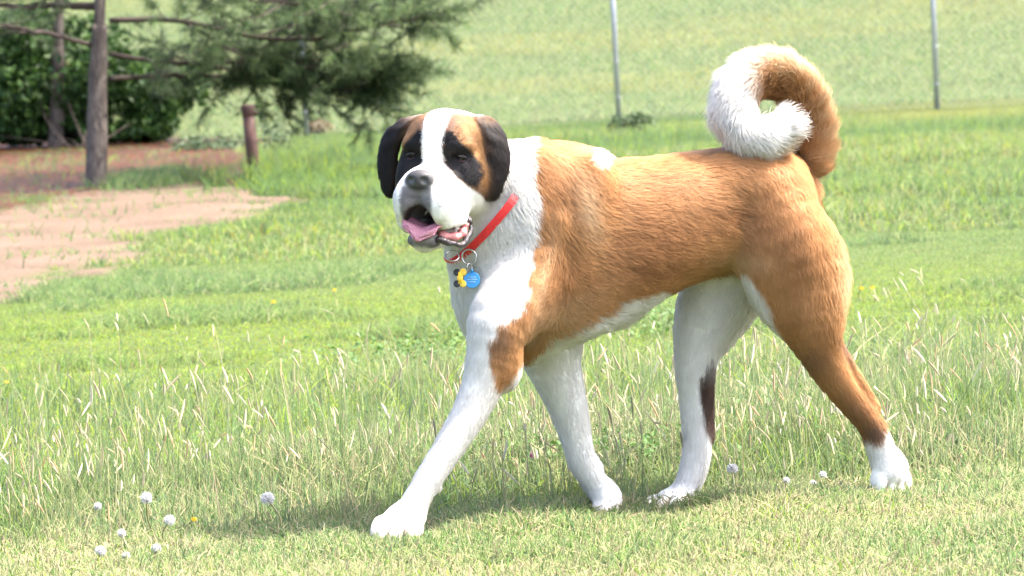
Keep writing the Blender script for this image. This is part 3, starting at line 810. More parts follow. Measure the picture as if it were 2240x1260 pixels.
# ---- head, in its own frame: a to its left side, b forward, c up
TH, HP, HR = R(18), R(4), R(3)
hr = rgt * math.cos(TH) - fwd * math.sin(TH); hf = -rgt * math.sin(TH) - fwd * math.cos(TH); hu = upv.copy()
hr, hu = hr * math.cos(HR) - hu * math.sin(HR), hu * math.cos(HR) + hr * math.sin(HR)
hf, hu = hf * math.cos(HP) - hu * math.sin(HP), hu * math.cos(HP) + hf * math.sin(HP)
HM = np.array((hr, hf, hu)) @ BASIS.T            # rows: head axes in dog space
HO = DD(979, 333, 8.78)
def HD(a, b, c): return HO + np.array((a, b, c)) @ HM
def hv(a, b, c): return np.array((a, b, c)) @ HM
def hell(c, rad, tagname='head', k=0.02, fl=0.007, flow=(0, -1, -.2), rot=None, sub=False):
    M = HM
    if rot is not None: M = np.array(rot) @ HM
    ell(HD(*c), rad, tagname, k, fl, hv(*flow), M=M, sub=sub)
def hcap(a, b, ra, rb, tagname='head', k=0.015, fl=0.007, flow=None, sub=False):
    cap(HD(*a), HD(*b), ra, rb, tagname, k, fl, None if flow is None else hv(*flow), sub)
def rotz(d):
    c, s = math.cos(R(d)), math.sin(R(d)); return ((c, s, 0), (-s, c, 0), (0, 0, 1))

hell((0, -.015, .015), (.087, .100, .070), k=0.05)                       # skull
hell((0, .040, .030), (.062, .045, .048), k=0.03)                        # forehead
hell((0, -.040, -.05), (.082, .085, .090), k=0.04)                       # back of the jaws
for sg in (-1, 1):
    hell((sg * .044, .062, .018), (.028, .020, .013), k=0.02)            # brow
    hell((sg * .056, .025, -.055), (.038, .060, .060), k=0.03, flow=(sg * .5, -.8, -.4))   # cheek
    hell((sg * .052, .078, -.006), (.015, .014, .008), k=0.008, sub=True, rot=((.96, 0, -.28 * sg), (0, 1, 0), (.28 * sg, 0, .96)))               # eye socket
    hell((sg * .030, .115, -.085), (.034, .055, .040), k=0.025, flow=(sg * .6, -.5, -.6))  # muzzle half
    hell((sg * .044, .095, -.118), (.026, .048, .040), k=0.02, flow=(sg * .3, -.4, -1), rot=rotz(sg * 12))  # flew
    hell((sg * .030, .142, -.095), (.026, .030, .040), k=0.015, flow=(sg * .6, -.2, -1))  # lip pad under the nose
hell((0, .105, -.050), (.042, .070, .030), k=0.025, flow=(0, -1, 0))     # bridge of the muzzle
hcap((0, .06, -.012), (0, .02, .06), .022, .020, k=0.02)
hell((0, .163, -.046), (.028, .020, .019), 'nose', k=0.006, fl=0)        # nose
for sg in (-1, 1):
    hell((sg * .0140, .183, -.048), (.0078, .015, .0068), 'nose', k=0.003, fl=0, sub=True)
# mouth: cavity, jaw
hell((-.002, .150, -.132), (.029, .075, .032), 'mouth', k=0.010, fl=0, sub=True)
hell((.040, .075, -.150), (.040, .050, .014), 'mouth', k=0.008, fl=0, sub=True)
hcap((0, .02, -.146), (-.002, .118, -.168), .040, .025, 'jaw', k=0.015, flow=(0, -.6, -1))
hell((-.002, .126, -.168), (.032, .026, .015), 'jaw', k=0.012, flow=(0, -.3, -1))
# ears: flat leaves folded over at the top
def ear(sg, path):
    q = spline(path, 9)
    for i in range(8):
        a, b = q[i], q[i + 1]
        c = (a[:3] + b[:3]) / 2; ax = unit(b[:3] - a[:3])
        wd = unit(np.array((math.sin(R(a[4])) * sg, math.cos(R(a[4])), 0)))
        wd = unit(wd - ax * (wd @ ax)); th = np.cross(ax, wd)
        L = np.linalg.norm(b[:3] - a[:3])
        ell(HD(*c), (L * 1.2, a[3], .0075), 'ear', 0.008, 0.014, ax @ HM, M=np.array((ax, wd, th)) @ HM)
ear(1, [(.045, -.014, .066, .022, 10), (.074, -.008, .063, .026, -20), (.098, .000, .034, .026, -45), (.108, .006, -.014, .024, -55), (.104, .012, -.056, .014, -55), (.100, .014, -.078, .006, -55)])
ear(-1, [(-.048, -.012, .064, .022, 0), (-.084, .000, .054, .026, -45), (-.116, .006, .022, .025, -65), (-.123, .010, -.028, .020, -70), (-.119, .012, -.068, .011, -70), (-.116, .012, -.084, .007, -70)])

# ---- grid and surface (surface nets)
H = 0.004
lo = np.min([p['bb'][0] for p in PR if not p['sub']], axis=0) - 0.03
hi = np.max([p['bb'][1] for p in PR if not p['sub']], axis=0) + 0.03
dims = np.ceil((hi - lo) / H).astype(int) + 1
GF = np.full(dims, 0.2, np.float32)
def smin(a, b, k):
    h = np.maximum(k - np.abs(a - b), 0) / k
    return np.minimum(a, b) - h * h * k * 0.25
for p in PR:
    m = 0.045 if not p['sub'] else 0.02
    i0 = np.maximum(np.floor((p['bb'][0] - m - lo) / H).astype(int), 0)
    i1 = np.minimum(np.ceil((p['bb'][1] + m - lo) / H).astype(int) + 1, dims)
    ax = [lo[j] + H * np.arange(i0[j], i1[j]) for j in range(3)]
    if p['kind'] == 'sweep':                       # each short piece only in its own box
        d = np.full(i1 - i0, 0.2, np.float32)
        for qa, qb in zip(p['q'][:-1], p['q'][1:]):
            r_ = max(qa[3], qb[3]) + m
            j0 = np.maximum(np.floor((np.minimum(qa[:3], qb[:3]) - r_ - lo) / H).astype(int) - i0, 0)
            j1 = np.minimum(np.ceil((np.maximum(qa[:3], qb[:3]) + r_ - lo) / H).astype(int) - i0 + 1, i1 - i0)
            bx = [(ax[j][j0[j]:j1[j]] - qa[j]).astype(np.float32) for j in range(3)]
            X_, Y_, Z_ = bx[0][:, None, None], bx[1][None, :, None], bx[2][None, None, :]
            ab = (qb - qa)[:3].astype(np.float32)
            t_ = np.clip((X_ * ab[0] + Y_ * ab[1] + Z_ * ab[2]) / float(ab @ ab), 0, 1)
            dd = np.sqrt((X_ - t_ * ab[0]) ** 2 + (Y_ - t_ * ab[1]) ** 2 + (Z_ - t_ * ab[2]) ** 2) - (qa[3] + t_ * (qb[3] - qa[3]))
            sl_ = tuple(slice(j0[j], j1[j]) for j in range(3))
            d[sl_] = np.minimum(d[sl_], dd)
    else:
        G = np.stack(np.meshgrid(*ax, indexing='ij'), -1).reshape(-1, 3)
        d = ev(p, G).reshape(i1 - i0).astype(np.float32)
    sl = tuple(slice(i0[j], i1[j]) for j in range(3))
    GF[sl] = -smin(-GF[sl], d, p['k']) if p['sub'] else smin(GF[sl], d, p['k'])

def surface_nets(F, lo, h):
    ins = F < 0
    nx, ny, nz = F.shape
    c = sum(ins[i:nx - 1 + i, j:ny - 1 + j, k:nz - 1 + k].astype(np.int8) for i in (0, 1) for j in (0, 1) for k in (0, 1))
    act = (c > 0) & (c < 8)
    idx = np.argwhere(act); ids = np.full(act.shape, -1, np.int32); ids[act] = np.arange(len(idx))
    acc = np.zeros((len(idx), 3)); cnt = np.zeros(len(idx))
    cor = [(i, j, k) for i in (0, 1) for j in (0, 1) for k in (0, 1)]
    for a in range(8):
        for b in range(a + 1, 8):
            A, B = np.array(cor[a]), np.array(cor[b])
            if np.abs(A - B).sum() != 1: continue
            fa = F[tuple((idx + A).T)]; fb = F[tuple((idx + B).T)]
            x = (fa < 0) != (fb < 0)
            t = np.where(x, fa / np.where(fa == fb, 1, fa - fb), 0)
            acc += np.where(x[:, None], A + t[:, None] * (B - A), 0); cnt += x
    V = lo + h * (idx + acc / cnt[:, None])
    Q = []
    for ax in range(3):
        s0 = [slice(1, -1)] * 3; s1 = [slice(1, -1)] * 3
        s0[ax] = slice(0, -1); s1[ax] = slice(1, None)
        a, b = ins[tuple(s0)], ins[tuple(s1)]
        e = np.argwhere(a != b); off = np.ones(3, int); off[ax] = 0
        sgn = a[tuple(e.T)]; e = e + off
        u, v = [(1, 2), (2, 0), (0, 1)][ax]
        du = np.zeros(3, int); du[u] = 1; dv = np.zeros(3, int); dv[v] = 1
        q = np.stack([ids[tuple((e - du - dv).T)], ids[tuple((e - dv).T)], ids[tuple(e.T)], ids[tuple((e - du).T)]], 1)
        Q.append(np.where(sgn[:, None], q, q[:, ::-1]))
    Q = np.vstack(Q)
    return V, Q[(Q >= 0).all(1)]
BV, BQ = surface_nets(GF, lo, H)
# keep the largest connected piece, smooth a little
lab = np.arange(len(BV))
for _ in range(400):
    old = lab.copy()
    m = lab[BQ].min(1)
    for j in range(4): np.minimum.at(lab, BQ[:, j], m)
    lab = lab[lab]
    if (lab == old).all(): break
main = np.bincount(lab).argmax()
keep = lab == main
remap = np.cumsum(keep) - 1
BQ = remap[BQ[keep[BQ].all(1)]]; BV = BV[keep]
edges = np.vstack([BQ[:, [0, 1]], BQ[:, [1, 2]], BQ[:, [2, 3]], BQ[:, [3, 0]]])
deg = np.maximum(np.bincount(edges.ravel(), minlength=len(BV)), 1)
def relax(X):
    s = np.zeros_like(X)
    for j in range(X.shape[1]):
        s[:, j] = np.bincount(edges[:, 0], X[edges[:, 1], j], len(X)) + np.bincount(edges[:, 1], X[edges[:, 0], j], len(X))
    return s / deg[:, None]
for _ in range(2): BV = BV * 0.5 + relax(BV) * 0.5
def normals(V):
    fn = np.cross(V[BQ[:, 2]] - V[BQ[:, 0]], V[BQ[:, 3]] - V[BQ[:, 1]])
    n = np.zeros_like(V)
    for j in range(4):
        for c in range(3): n[:, c] += np.bincount(BQ[:, j], fn[:, c], len(V))
    return unit(n)
BN = normals(BV)

# ---- which part of the dog each point belongs to, lie of the coat, coat length
TAGS = ['torso', 'neck', 'near_front', 'far_front', 'near_hind', 'far_hind', 'tail', 'head', 'nose', 'mouth', 'jaw', 'ear']
TW = np.zeros((len(BV), len(TAGS))); FL = np.zeros((len(BV), 3)); LN = np.zeros(len(BV)); WS = np.zeros(len(BV))
for p in PR:
    near = np.all((BV > p['bb'][0] - .05) & (BV < p['bb'][1] + .05), axis=1)
    i = np.nonzero(near)[0]
    if not len(i): continue
    d = np.abs(ev(p, BV[i])) if p['sub'] else ev(p, BV[i])
    w = np.exp(-np.maximum(d, 0) / (0.004 if p['sub'] else 0.007))
    if p['tag'] in ('nose', 'mouth'): w = 3 * np.exp(-np.maximum(d - .001, 0) / .0018)
    j = TAGS.index(p['tag'])
    TW[i, j] = np.maximum(TW[i, j], w)
    fl = p['flow']
    if p['kind'] == 'sweep':
        qq = p['q'][:, :3]; near_i = np.zeros(len(i), int); bd = np.full(len(i), 9.0)
        for m_ in range(len(qq) - 1):
            dd = np.linalg.norm(BV[i] - qq[m_], axis=1); b_ = dd < bd; bd[b_] = dd[b_]; near_i[b_] = m_
        fl = unit(qq[near_i + 1] - qq[near_i])
    FL[i] += w[:, None] * fl; LN[i] += w * p['fl']; WS[i] += w
TW += 1e-9
TW = TW ** 1.5; TW /= TW.sum(1, keepdims=True)
FL /= np.maximum(WS, 1e-9)[:, None]; LN /= np.maximum(WS, 1e-9)
for _ in range(6): FL = FL * .4 + relax(FL) * .6; 
for _ in range(4): LN = LN * .4 + relax(LN[:, None])[:, 0] * .6

# ---- coat colours
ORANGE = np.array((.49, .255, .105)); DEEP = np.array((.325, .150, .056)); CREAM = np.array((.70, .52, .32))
WHITE = np.array((.86, .84, .80)); BLACK = np.array((.0085, .0075, .0085)); SABLE = np.array((.075, .045, .035)); PINK = np.array((.55, .22, .20))
SADDLE = [(1148, 290), (1160, 340), (1162, 380), (1174, 440), (1163, 520), (1168, 580), (1158, 640), (1130, 690), (1092, 712), (1068, 742), (1074, 790), (1082, 835),
          (1098, 850), (1118, 838), (1128, 805), (1165, 766), (1220, 728), (1290, 694), (1360, 655), (1440, 640), (1470, 662), (1530, 640), (1590, 612), (1625, 596),
          (1650, 620), (1682, 675), (1697, 715), (1722, 762), (1755, 812), (1800, 862), (1850, 918), (1890, 960), (1932, 978), (1938, 945), (1990, 935),
          (1990, 800), (1930, 600), (1860, 380), (1840, 260), (1600, 250)]
FAR_DARK = [(1536, 826), (1550, 800), (1566, 786), (1640, 790), (1640, 968), (1562, 970), (1548, 945), (1538, 880)]
FACE = [(972, 250), (1000, 246), (1035, 252), (1080, 300), (1125, 330), (1125, 430), (1085, 425), (1062, 428), (1035, 412), (1002, 392), (972, 358), (960, 335), (962, 310), (970, 285)]
EYEP = [(965, 296), (988, 288), (1010, 312), (1038, 336), (1054, 360), (1058, 402), (1036, 410), (1002, 392), (972, 358), (962, 335)]
def g2(x, y, cx, cy, sx, sy, ang=0.0):
    c, s = math.cos(R(ang)), math.sin(R(ang)); dx, dy = x - cx, y - cy
    return np.exp(-(((dx * c + dy * s) / sx) ** 2 + ((-dx * s + dy * c) / sy) ** 2))
def lerp(a, b, w): return a * (1 - w[:, None]) + b * w[:, None]

def coat(P, N, W):
    """colour of the coat at points P (dog space) with normals N and part weights W"""
    s, t, v = P.T
    x = 1400 + PXM * (s * math.cos(PSI) + np.abs(t) * math.sin(PSI)); y = 1130 - PXM * v
    nz = (fbm(P, 40, 1, 2) - .5); nb = fbm(P, 9, 5, 3); nf = fbm(P * np.array((1, 1, 2.5)), 45, 9, 2)
    e = nz * 18 + (fbm(P, 170, 3, 2) - .5) * 16
    # saddle colour with mottled hair tones and painted shade in the shoulder folds
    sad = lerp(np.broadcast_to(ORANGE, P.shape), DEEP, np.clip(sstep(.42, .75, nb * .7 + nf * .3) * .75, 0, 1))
    dark = .75 * g2(x, y, 1555, 480, 70, 40, -20) + .6 * g2(x, y, 1385, 570, 60, 60) + .5 * g2(x, y, 1625, 480, 30, 90) + .6 * g2(x, y, 1232, 590, 20, 110, 12) + .55 * g2(x, y, 1192, 650, 11, 80, 14) + .35 * g2(x, y, 1330, 430, 30, 60, -10) + .4 * g2(x, y, 1450, 590, 90, 25) + .5 * g2(x, y, 1750, 560, 40, 90)  # includes narrow shoulder stripes painted as shade of the skin folds
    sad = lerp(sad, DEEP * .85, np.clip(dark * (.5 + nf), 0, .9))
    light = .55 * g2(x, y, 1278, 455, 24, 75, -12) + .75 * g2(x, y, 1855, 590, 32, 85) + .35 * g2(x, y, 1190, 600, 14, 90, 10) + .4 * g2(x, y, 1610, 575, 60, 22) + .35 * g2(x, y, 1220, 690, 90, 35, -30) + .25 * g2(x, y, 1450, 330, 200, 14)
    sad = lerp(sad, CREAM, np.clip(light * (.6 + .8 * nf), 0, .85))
    sab = .55 * g2(x, y, 1770, 790, 40, 35, 40) + .9 * g2(x, y, 1918, 948, 26, 26) + .45 * g2(x, y, 1868, 905, 24, 60, -35) + .7 * g2(x, y, 1852, 765, 14, 40, -30) + .5 * g2(x, y, 1100, 735, 30, 18, -40) + .35 * g2(x, y, 1100, 770, 20, 40)
    sad = lerp(sad, SABLE * 1.6, np.clip(sab, 0, .85))
    ms = 1 - sstep(-7, 7, poly_sd(x + e, y + e * .7, SADDLE))
    ms = ms * sstep(0, 14, np.abs(np.hypot((x - 1303) / 1.0, (y - 343) / 1.4)) - 9 + e * .5)        # white fleck on the withers
    white = np.broadcast_to(WHITE, P.shape) * (1 - .10 * nf[:, None])
    foot = sstep(.050, .012, v - .012 * s) * (.35 + .5 * nb)
    white = lerp(white, np.array((.74, .60, .42)) + 0 * P, np.clip(foot * .55, 0, 1))
    for pc, pf, ps, pu, pz in PAWF:             # toe grooves: shade between the toes painted into the coat
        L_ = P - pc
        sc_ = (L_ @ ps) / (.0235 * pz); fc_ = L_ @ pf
        groove_shade = sum(np.exp(-((sc_ - q_) / .17) ** 2) for q_ in (-1, 0, 1)) * sstep(.004, .020, fc_) * sstep(.075, .055, np.linalg.norm(L_, axis=1))
        white = lerp(white, np.array((.30, .22, .15)) + 0 * P, np.clip(groove_shade * .75, 0, .8))
    out = np.zeros_like(P)
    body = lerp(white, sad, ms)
    w = dict(zip(TAGS, W.T))
    # underside and inner thighs are white
    inner = sstep(-.10, -.055, t) * sstep(560, 640, y)
    out += w['torso'][:, None] * body
    out += w['neck'][:, None] * body
    out += w['near_front'][:, None] * lerp(body, white, sstep(-.115, -.08, t) * sstep(700, 760, y))
    out += w['near_hind'][:, None] * lerp(body, white, inner)
    out += w['far_front'][:, None] * white
    x2 = 1400 + PXM * (s * math.cos(PSI) - t * math.sin(PSI))
    fd = (1 - sstep(-6, 6, poly_sd(x2 + e * .7, y + e * 1.5, FAR_DARK))) * (.72 + .28 * sstep(800, 850, y))
    fo = sstep(.12, .15, t) * sstep(980, 900, y)
    out += w['far_hind'][:, None] * lerp(lerp(white, SABLE + 0 * P, fd), ORANGE + 0 * P, fo * (1 - fd))
    # tail: along its length and round its curl
    tt = np.zeros(len(P)); dm = np.full(len(P), 9.0); rad = np.zeros(len(P))
    ctr = DP(1690, 230, -.05)
    for i in range(0, 40, 2):
        d = np.linalg.norm(P - tp[i, :3], axis=1); b = d < dm
        tt[b] = i / 39.0; dm[b] = d[b]
        rad[b] = np.linalg.norm((P[b] - ctr)[:, [0, 2]], axis=1) - np.linalg.norm((tp[i, :3] - ctr)[[0, 2]])
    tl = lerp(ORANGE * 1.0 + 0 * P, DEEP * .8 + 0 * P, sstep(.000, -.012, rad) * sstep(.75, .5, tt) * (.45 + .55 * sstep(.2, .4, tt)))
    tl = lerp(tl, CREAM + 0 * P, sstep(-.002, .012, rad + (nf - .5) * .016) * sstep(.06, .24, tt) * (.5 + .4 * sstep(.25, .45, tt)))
    tl = lerp(tl, white, sstep(.50, .62, tt + rad * 3 + e * .002))
    out += w['tail'][:, None] * tl
    # head
    q = (P - HO) @ HM.T; a, b, c = q.T
    hx = 979 + 1100 * (np.abs(a) * math.cos(TH) - b * math.sin(TH)); hy = 333 - 1100 * (c - 0.07 * b)
    mf = 1 - sstep(-3.5, 3.5, poly_sd(hx + e * .6, hy + e * .6, FACE))
    mf = mf * sstep(-.0016, .0016, np.abs(a + .002) - .0205 - .00016 * e - .004 * sstep(.03, .07, c))
    me = 1 - sstep(-5, 5, poly_sd(hx + e * .9, hy + e * .9, EYEP))
    tan = lerp(np.broadcast_to(ORANGE * .55, P.shape), SABLE * 1.7, np.clip(sstep(.45, .7, nb) * .5 + sstep(395, 420, hy) * .6 + g2(hx, hy, 985, 275, 18, 25) * .8, 0, 1))
    fc = lerp(tan, BLACK + 0 * P, me)
    fc = lerp(white, fc, mf)
    # grey lip under the nose
    lip = sstep(.036, .028, np.abs(a + .004)) * sstep(.125, .14, b) * sstep(-.056, -.064, c)
    fc = lerp(fc, np.array((.07, .06, .065)) + 0 * P, lip * (.75 + .25 * nf))
    hb = sstep(-.02, -.05, b) * sstep(.0, .03, c)
    fc = lerp(fc, white, hb)
    out += w['head'][:, None] * fc
    out += w['nose'][:, None] * np.array((.020, .020, .024))
    out += w['mouth'][:, None] * lerp(np.array((.012, .005, .005)) + 0 * P, np.array((.40, .13, .12)) + 0 * P, sstep(.015, .035, a) * .8)
    jaw = lerp(white, np.array((.07, .06, .06)) + 0 * P, sstep(.085, .115, b) * sstep(-.186, -.172, c + .012 * (nf - .5)) * .85)
    jaw = lerp(jaw, np.array((.030, .010, .010)) + 0 * P, sstep(-.158, -.150, c) * sstep(.03, .05, b))
    out += w['jaw'][:, None] * jaw
    out += w['ear'][:, None] * lerp(np.array((.017, .013, .012)) + 0 * P, ORANGE * .45 + 0 * P, sstep(.052, .075, c) * sstep(.11, .07, np.abs(a)) * .7)
    return np.clip(out, 0.005, .88)

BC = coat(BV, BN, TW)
FURRY = 1 - np.clip(TW[:, TAGS.index('nose')] * 1.5 + TW[:, TAGS.index('mouth')] * 1.5, 0, 1)

DOG_BASE = to_world(DP(1420, 1130)); DOG_BASE[2] = terrain(DOG_BASE[:1], DOG_BASE[1:2])[0]
dog = empty('dog', DOG_BASE)
tag(dog, 'big white and orange dog with black ears and curled tail walking across the grass', 'dog')

k = NT('dog_skin')
at = k.n('Attribute'); at.attribute_name = 'coat'; k.l(at.outputs['Color'], k.p.inputs['Base Color'])
wt = k.n('Attribute'); wt.attribute_name = 'wet'
mr = k.n('MapRange'); k.l(wt.outputs['Fac'], mr.inputs[0]); mr.inputs['To Min'].default_value = 0.85; mr.inputs['To Max'].default_value = 0.5
k.l(mr.outputs[0], k.p.inputs['Roughness']); k.p.inputs['Specular IOR Level'].default_value = 0.3
tc = k.n('TexCoord'); k.bump(k.noise(260, 3, .6, tc.outputs['Object']), 0.25, 0.004)
skin = k.m
wet = TW[:, TAGS.index('nose')] + .6 * TW[:, TAGS.index('mouth')]
body = mesh_obj('body', to_world(BV), BQ, skin, dog, attrs={'coat': ('FLOAT_COLOR', np.c_[BC, np.ones(len(BC))]), 'wet': ('FLOAT', wet)})

def fur_material():
    k = NT('dog_fur')
    at = k.n('Attribute'); at.attribute_name = 'tint'
    sn = k.n('Attribute'); sn.attribute_name = 'skin_normal'
    ge = k.n('NewGeometry')
    s1 = k.n('VectorMath', operation='SCALE'); k.l(ge.outputs['Normal'], s1.inputs[0]); s1.inputs['Scale'].default_value = 0.22
    ad = k.n('VectorMath', operation='ADD'); k.l(s1.outputs[0], ad.inputs[0]); k.l(sn.outputs['Vector'], ad.inputs[1])
    no = k.n('VectorMath', operation='NORMALIZE'); k.l(ad.outputs[0], no.inputs[0])
    hi_ = k.n('HairInfo'); mr = k.n('MapRange'); k.l(hi_.outputs['Intercept'], mr.inputs[0])
    mr.inputs['To Min'].default_value = 0.9; mr.inputs['To Max'].default_value = 1.12
    sc = k.n('VectorMath', operation='SCALE'); k.l(at.outputs['Color'], sc.inputs[0]); k.l(mr.outputs[0], sc.inputs['Scale'])
    k.l(sc.outputs[0], k.p.inputs['Base Color']); k.l(no.outputs[0], k.p.inputs['Normal'])
    k.p.inputs['Roughness'].default_value = 0.55; k.p.inputs['Specular IOR Level'].default_value = 0.25
    tr = k.n('BsdfTranslucent'); k.l(sc.outputs[0], tr.inputs[0]); k.l(no.outputs[0], tr.inputs[1])
    mx = k.n('MixShader'); mx.inputs[0].default_value = 0.22
    k.l(k.p.outputs[0], mx.inputs[1]); k.l(tr.outputs[0], mx.inputs[2]); k.l(mx.outputs[0], k.out.inputs[0])
    return k.m

if DO_FUR:
    NF = 520000
    A = BV[BQ]; ar = .5 * (np.linalg.norm(np.cross(A[:, 1] - A[:, 0], A[:, 2] - A[:, 0]), axis=1) + np.linalg.norm(np.cross(A[:, 2] - A[:, 0], A[:, 3] - A[:, 0]), axis=1))
    dens = 1 + 1.6 * TW[:, [TAGS.index(z) for z in ('head', 'ear', 'jaw')]].sum(1) + 6.0 * TW[:, TAGS.index('tail')]
    wq = ar * (dens * FURRY)[BQ].mean(1)
    fi = rng.choice(len(BQ), NF, p=wq / wq.sum())
    uu, vv = rng.random(NF), rng.random(NF)
    bw = np.stack([(1 - uu) * (1 - vv), uu * (1 - vv), uu * vv, (1 - uu) * vv], 1)
    q = BQ[fi]
    def ip(X): return (X[q] * (bw[..., None] if X.ndim == 2 else bw)).sum(1)
    P0, N0, F0, L0, W0 = ip(BV), unit(ip(BN)), ip(FL), ip(LN), ip(TW)
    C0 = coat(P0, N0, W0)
    ti = TAGS.index('tail')
    # feathering: back of the thighs, belly, chest
    x0 = 1400 + PXM * (P0[:, 0] * math.cos(PSI) - P0[:, 1] * math.sin(PSI)); y0 = 1130 - PXM * P0[:, 2]
    L0 = L0 * (1 + 1.3 * g2(x0, y0, 1840, 600, 45, 110) + .9 * g2(x0, y0, 1610, 690, 50, 50) + .8 * g2(x0, y0, 1330, 700, 110, 30) * sstep(.2, .8, -N0[:, 2]) + .5 * g2(x0, y0, 1155, 560, 30, 200))
    # on the tail the hair stands off and sweeps towards the tip
    curl = unit(P0 - DP(1690, 225, -.05))
    F0 = unit(F0) + W0[:, ti:ti + 1] * curl * .35
    lump = np.stack([fbm(P0, 55, 21 + j, 2) - .5 for j in range(3)], 1)
    fine = rng.normal(size=(NF, 3))
    F0 = F0 - N0 * (F0 * N0).sum(1, keepdims=True)
    F0 = unit(F0) + lump * (.75 - .35 * W0[:, ti] - .4 * W0[:, TAGS.index('neck')] - .35 * sstep(.014, .007, L0))[:, None] + fine * (.16 + .14 * W0[:, ti])[:, None]
    F0 = unit(F0 - N0 * (F0 * N0).sum(1, keepdims=True))
    lift = (.34 + .25 * (W0[:, TAGS.index('neck')]) + .95 * W0[:, ti]) * (0.8 + .5 * rng.random(NF)) + lump[:, 0] * .25
    L0 = L0 * (.65 - .20 * W0[:, ti] + (.55 + .25 * W0[:, ti]) * rng.random(NF)) * (1 + lump[:, 1] * .5) 
    K = 5
    PP = np.zeros((NF, K, 3)); PP[:, 0] = P0 - N0 * .002
    for j in range(1, K):
        u = (j - .5) / (K - 1)
        d = unit(N0 * (lift * (1.15 - u))[:, None] + F0 * (.35 + .9 * u) + np.array((0, 0, -.18)) * u)
        PP[:, j] = PP[:, j - 1] + d * (L0 / (K - 1))[:, None]
    rr = (.00030 + .00015 * rng.random(NF)) * (1 + .1 * W0[:, ti])
    RD = rr[:, None] * np.array((1, 1, .85, .6, .15))
    lum = C0.mean(1); C0 = C0 * (1 + (.24 * (rng.random(NF) - .5) + .26 * lump[:, 2]) * (1 - .62 * sstep(.3, .7, lum)))[:, None]
    fur = curves_obj('fur', to_world(PP.reshape(-1, 3)).reshape(NF, K, 3), RD, np.clip(C0, .004, .88), fur_material(), dog, nrm=N0 @ BASIS)
    tag(fur, kind='stuff')

# ---- eyes, tongue, lips, claws
def uv_ball(c, rad, M, nu=20, nv=12):
    V = [c + np.array((0, 0, rad[2])) @ M]
    for i in range(1, nv):
        for j in range(nu):
            th, ph = math.pi * i / nv, 2 * math.pi * j / nu
            V.append(c + np.array((rad[0] * math.sin(th) * math.cos(ph), rad[1] * math.sin(th) * math.sin(ph), rad[2] * math.cos(th))) @ M)
    V.append(c - np.array((0, 0, rad[2])) @ M)
    F = [[0, 1 + j, 1 + (j + 1) % nu] for j in range(nu)]
    for i in range(nv - 2):
        for j in range(nu):
            F.append([1 + i * nu + j, 1 + (i + 1) * nu + j, 1 + (i + 1) * nu + (j + 1) % nu, 1 + i * nu + (j + 1) % nu])
    F += [[len(V) - 1, 1 + (nv - 2) * nu + (j + 1) % nu, 1 + (nv - 2) * nu + j] for j in range(nu)]
    return np.array(V), F
HW = np.array((hr, hf, hu))
def HWp(a, b, c): return to_world(HD(a, b, c))
eye_m = plain('dark_eye', (.010, .006, .005), .15, spec=.25)
for sg in (-1, 1):
    V, F = uv_ball(HWp(sg * .052, .0565, -.0065), (.0110, .0110, .0110), HW)
    mesh_obj('eye', V, F, eye_m, dog)
lid_m = plain('eyelid', (.016, .012, .012), .35); haw_m = plain('lower_lid', (.040, .021, .020), .4, spec=.2)
for sg in (-1, 1):
    for nm, dz, mt, rd in (('upper_lid', .0052, lid_m, .0034), ('lower_lid', -.0068, haw_m, .0026)):
        pts = [HWp(sg * (.052 + .0125 * u), .0690 - .0055 * u * u, -.0065 + dz * (1 - .75 * u * u) - .0025 * u) for u in np.linspace(-1, 1, 11)]
        V, F = tube(pts, rd * (1.05 - .5 * np.linspace(-1, 1, 11) ** 2), 8); mesh_obj(nm, V, F, mt, dog)
tong_m = plain('tongue_pink', (.50, .22, .26), .35, noise=(90, (.40, .16, .20)), bump=.3)
# the tongue: a soft strip lying out of the mouth over the dog's right lip
path = spline([(.012, .085, -.142, .030, 0), (.008, .120, -.137, .034, 0), (.004, .144, -.137, .038, .10), (.002, .158, -.142, .039, .16), (.000, .165, -.149, .037, .18), (-.002, .168, -.156, .030, .18), (-.002, .169, -.160, .016, .18)], 22)
V, F = [], []
nw = 11
for lay in (0, 1):
    for i, (a, b, c, w, tw) in enumerate(path):
        for j in range(nw):
            e = (j / (nw - 1) - .5) * 2
            zz = .010 * (abs(e) ** 2) - .004 * math.exp(-(e * 4) ** 2) + .004 * math.sin(i * .9 + e * 3) * abs(e)
            V.append(HWp(a + e * w, b - abs(e) ** 2 * .008, c + zz - tw * e * .03 - lay * .007 * (1 - abs(e) ** 3 * .8)))
n1 = len(path) * nw
for lay in (0, 1):
    for i in range(len(path) - 1):
        for j in range(nw - 1):
            b0 = lay * n1 + i * nw + j
            f = [b0, b0 + 1, b0 + nw + 1, b0 + nw]
            F.append(f if lay == 0 else f[::-1])
ring = [i * nw for i in range(len(path))] + [(len(path) - 1) * nw + j for j in range(1, nw)] + [i * nw + nw - 1 for i in range(len(path) - 2, -1, -1)] + [j for j in range(nw - 2, 0, -1)]
for i in range(len(ring)):
    p, q = ring[i], ring[(i + 1) % len(ring)]
    F.append([p, q, q + n1, p + n1])
mesh_obj('tongue', V, F, tong_m, dog)
claw_m = plain('claw', (.10, .075, .065), .4)
for c_, d_, z_ in CLAWS:
    V, F = tube([to_world(c_), to_world(c_ + d_ * .008 * z_), to_world(c_ + d_ * .015 * z_ - np.array((0, 0, .003)))], [.0042, .0036, .0010], 8)
    mesh_obj('claw', V, F, claw_m, dog)
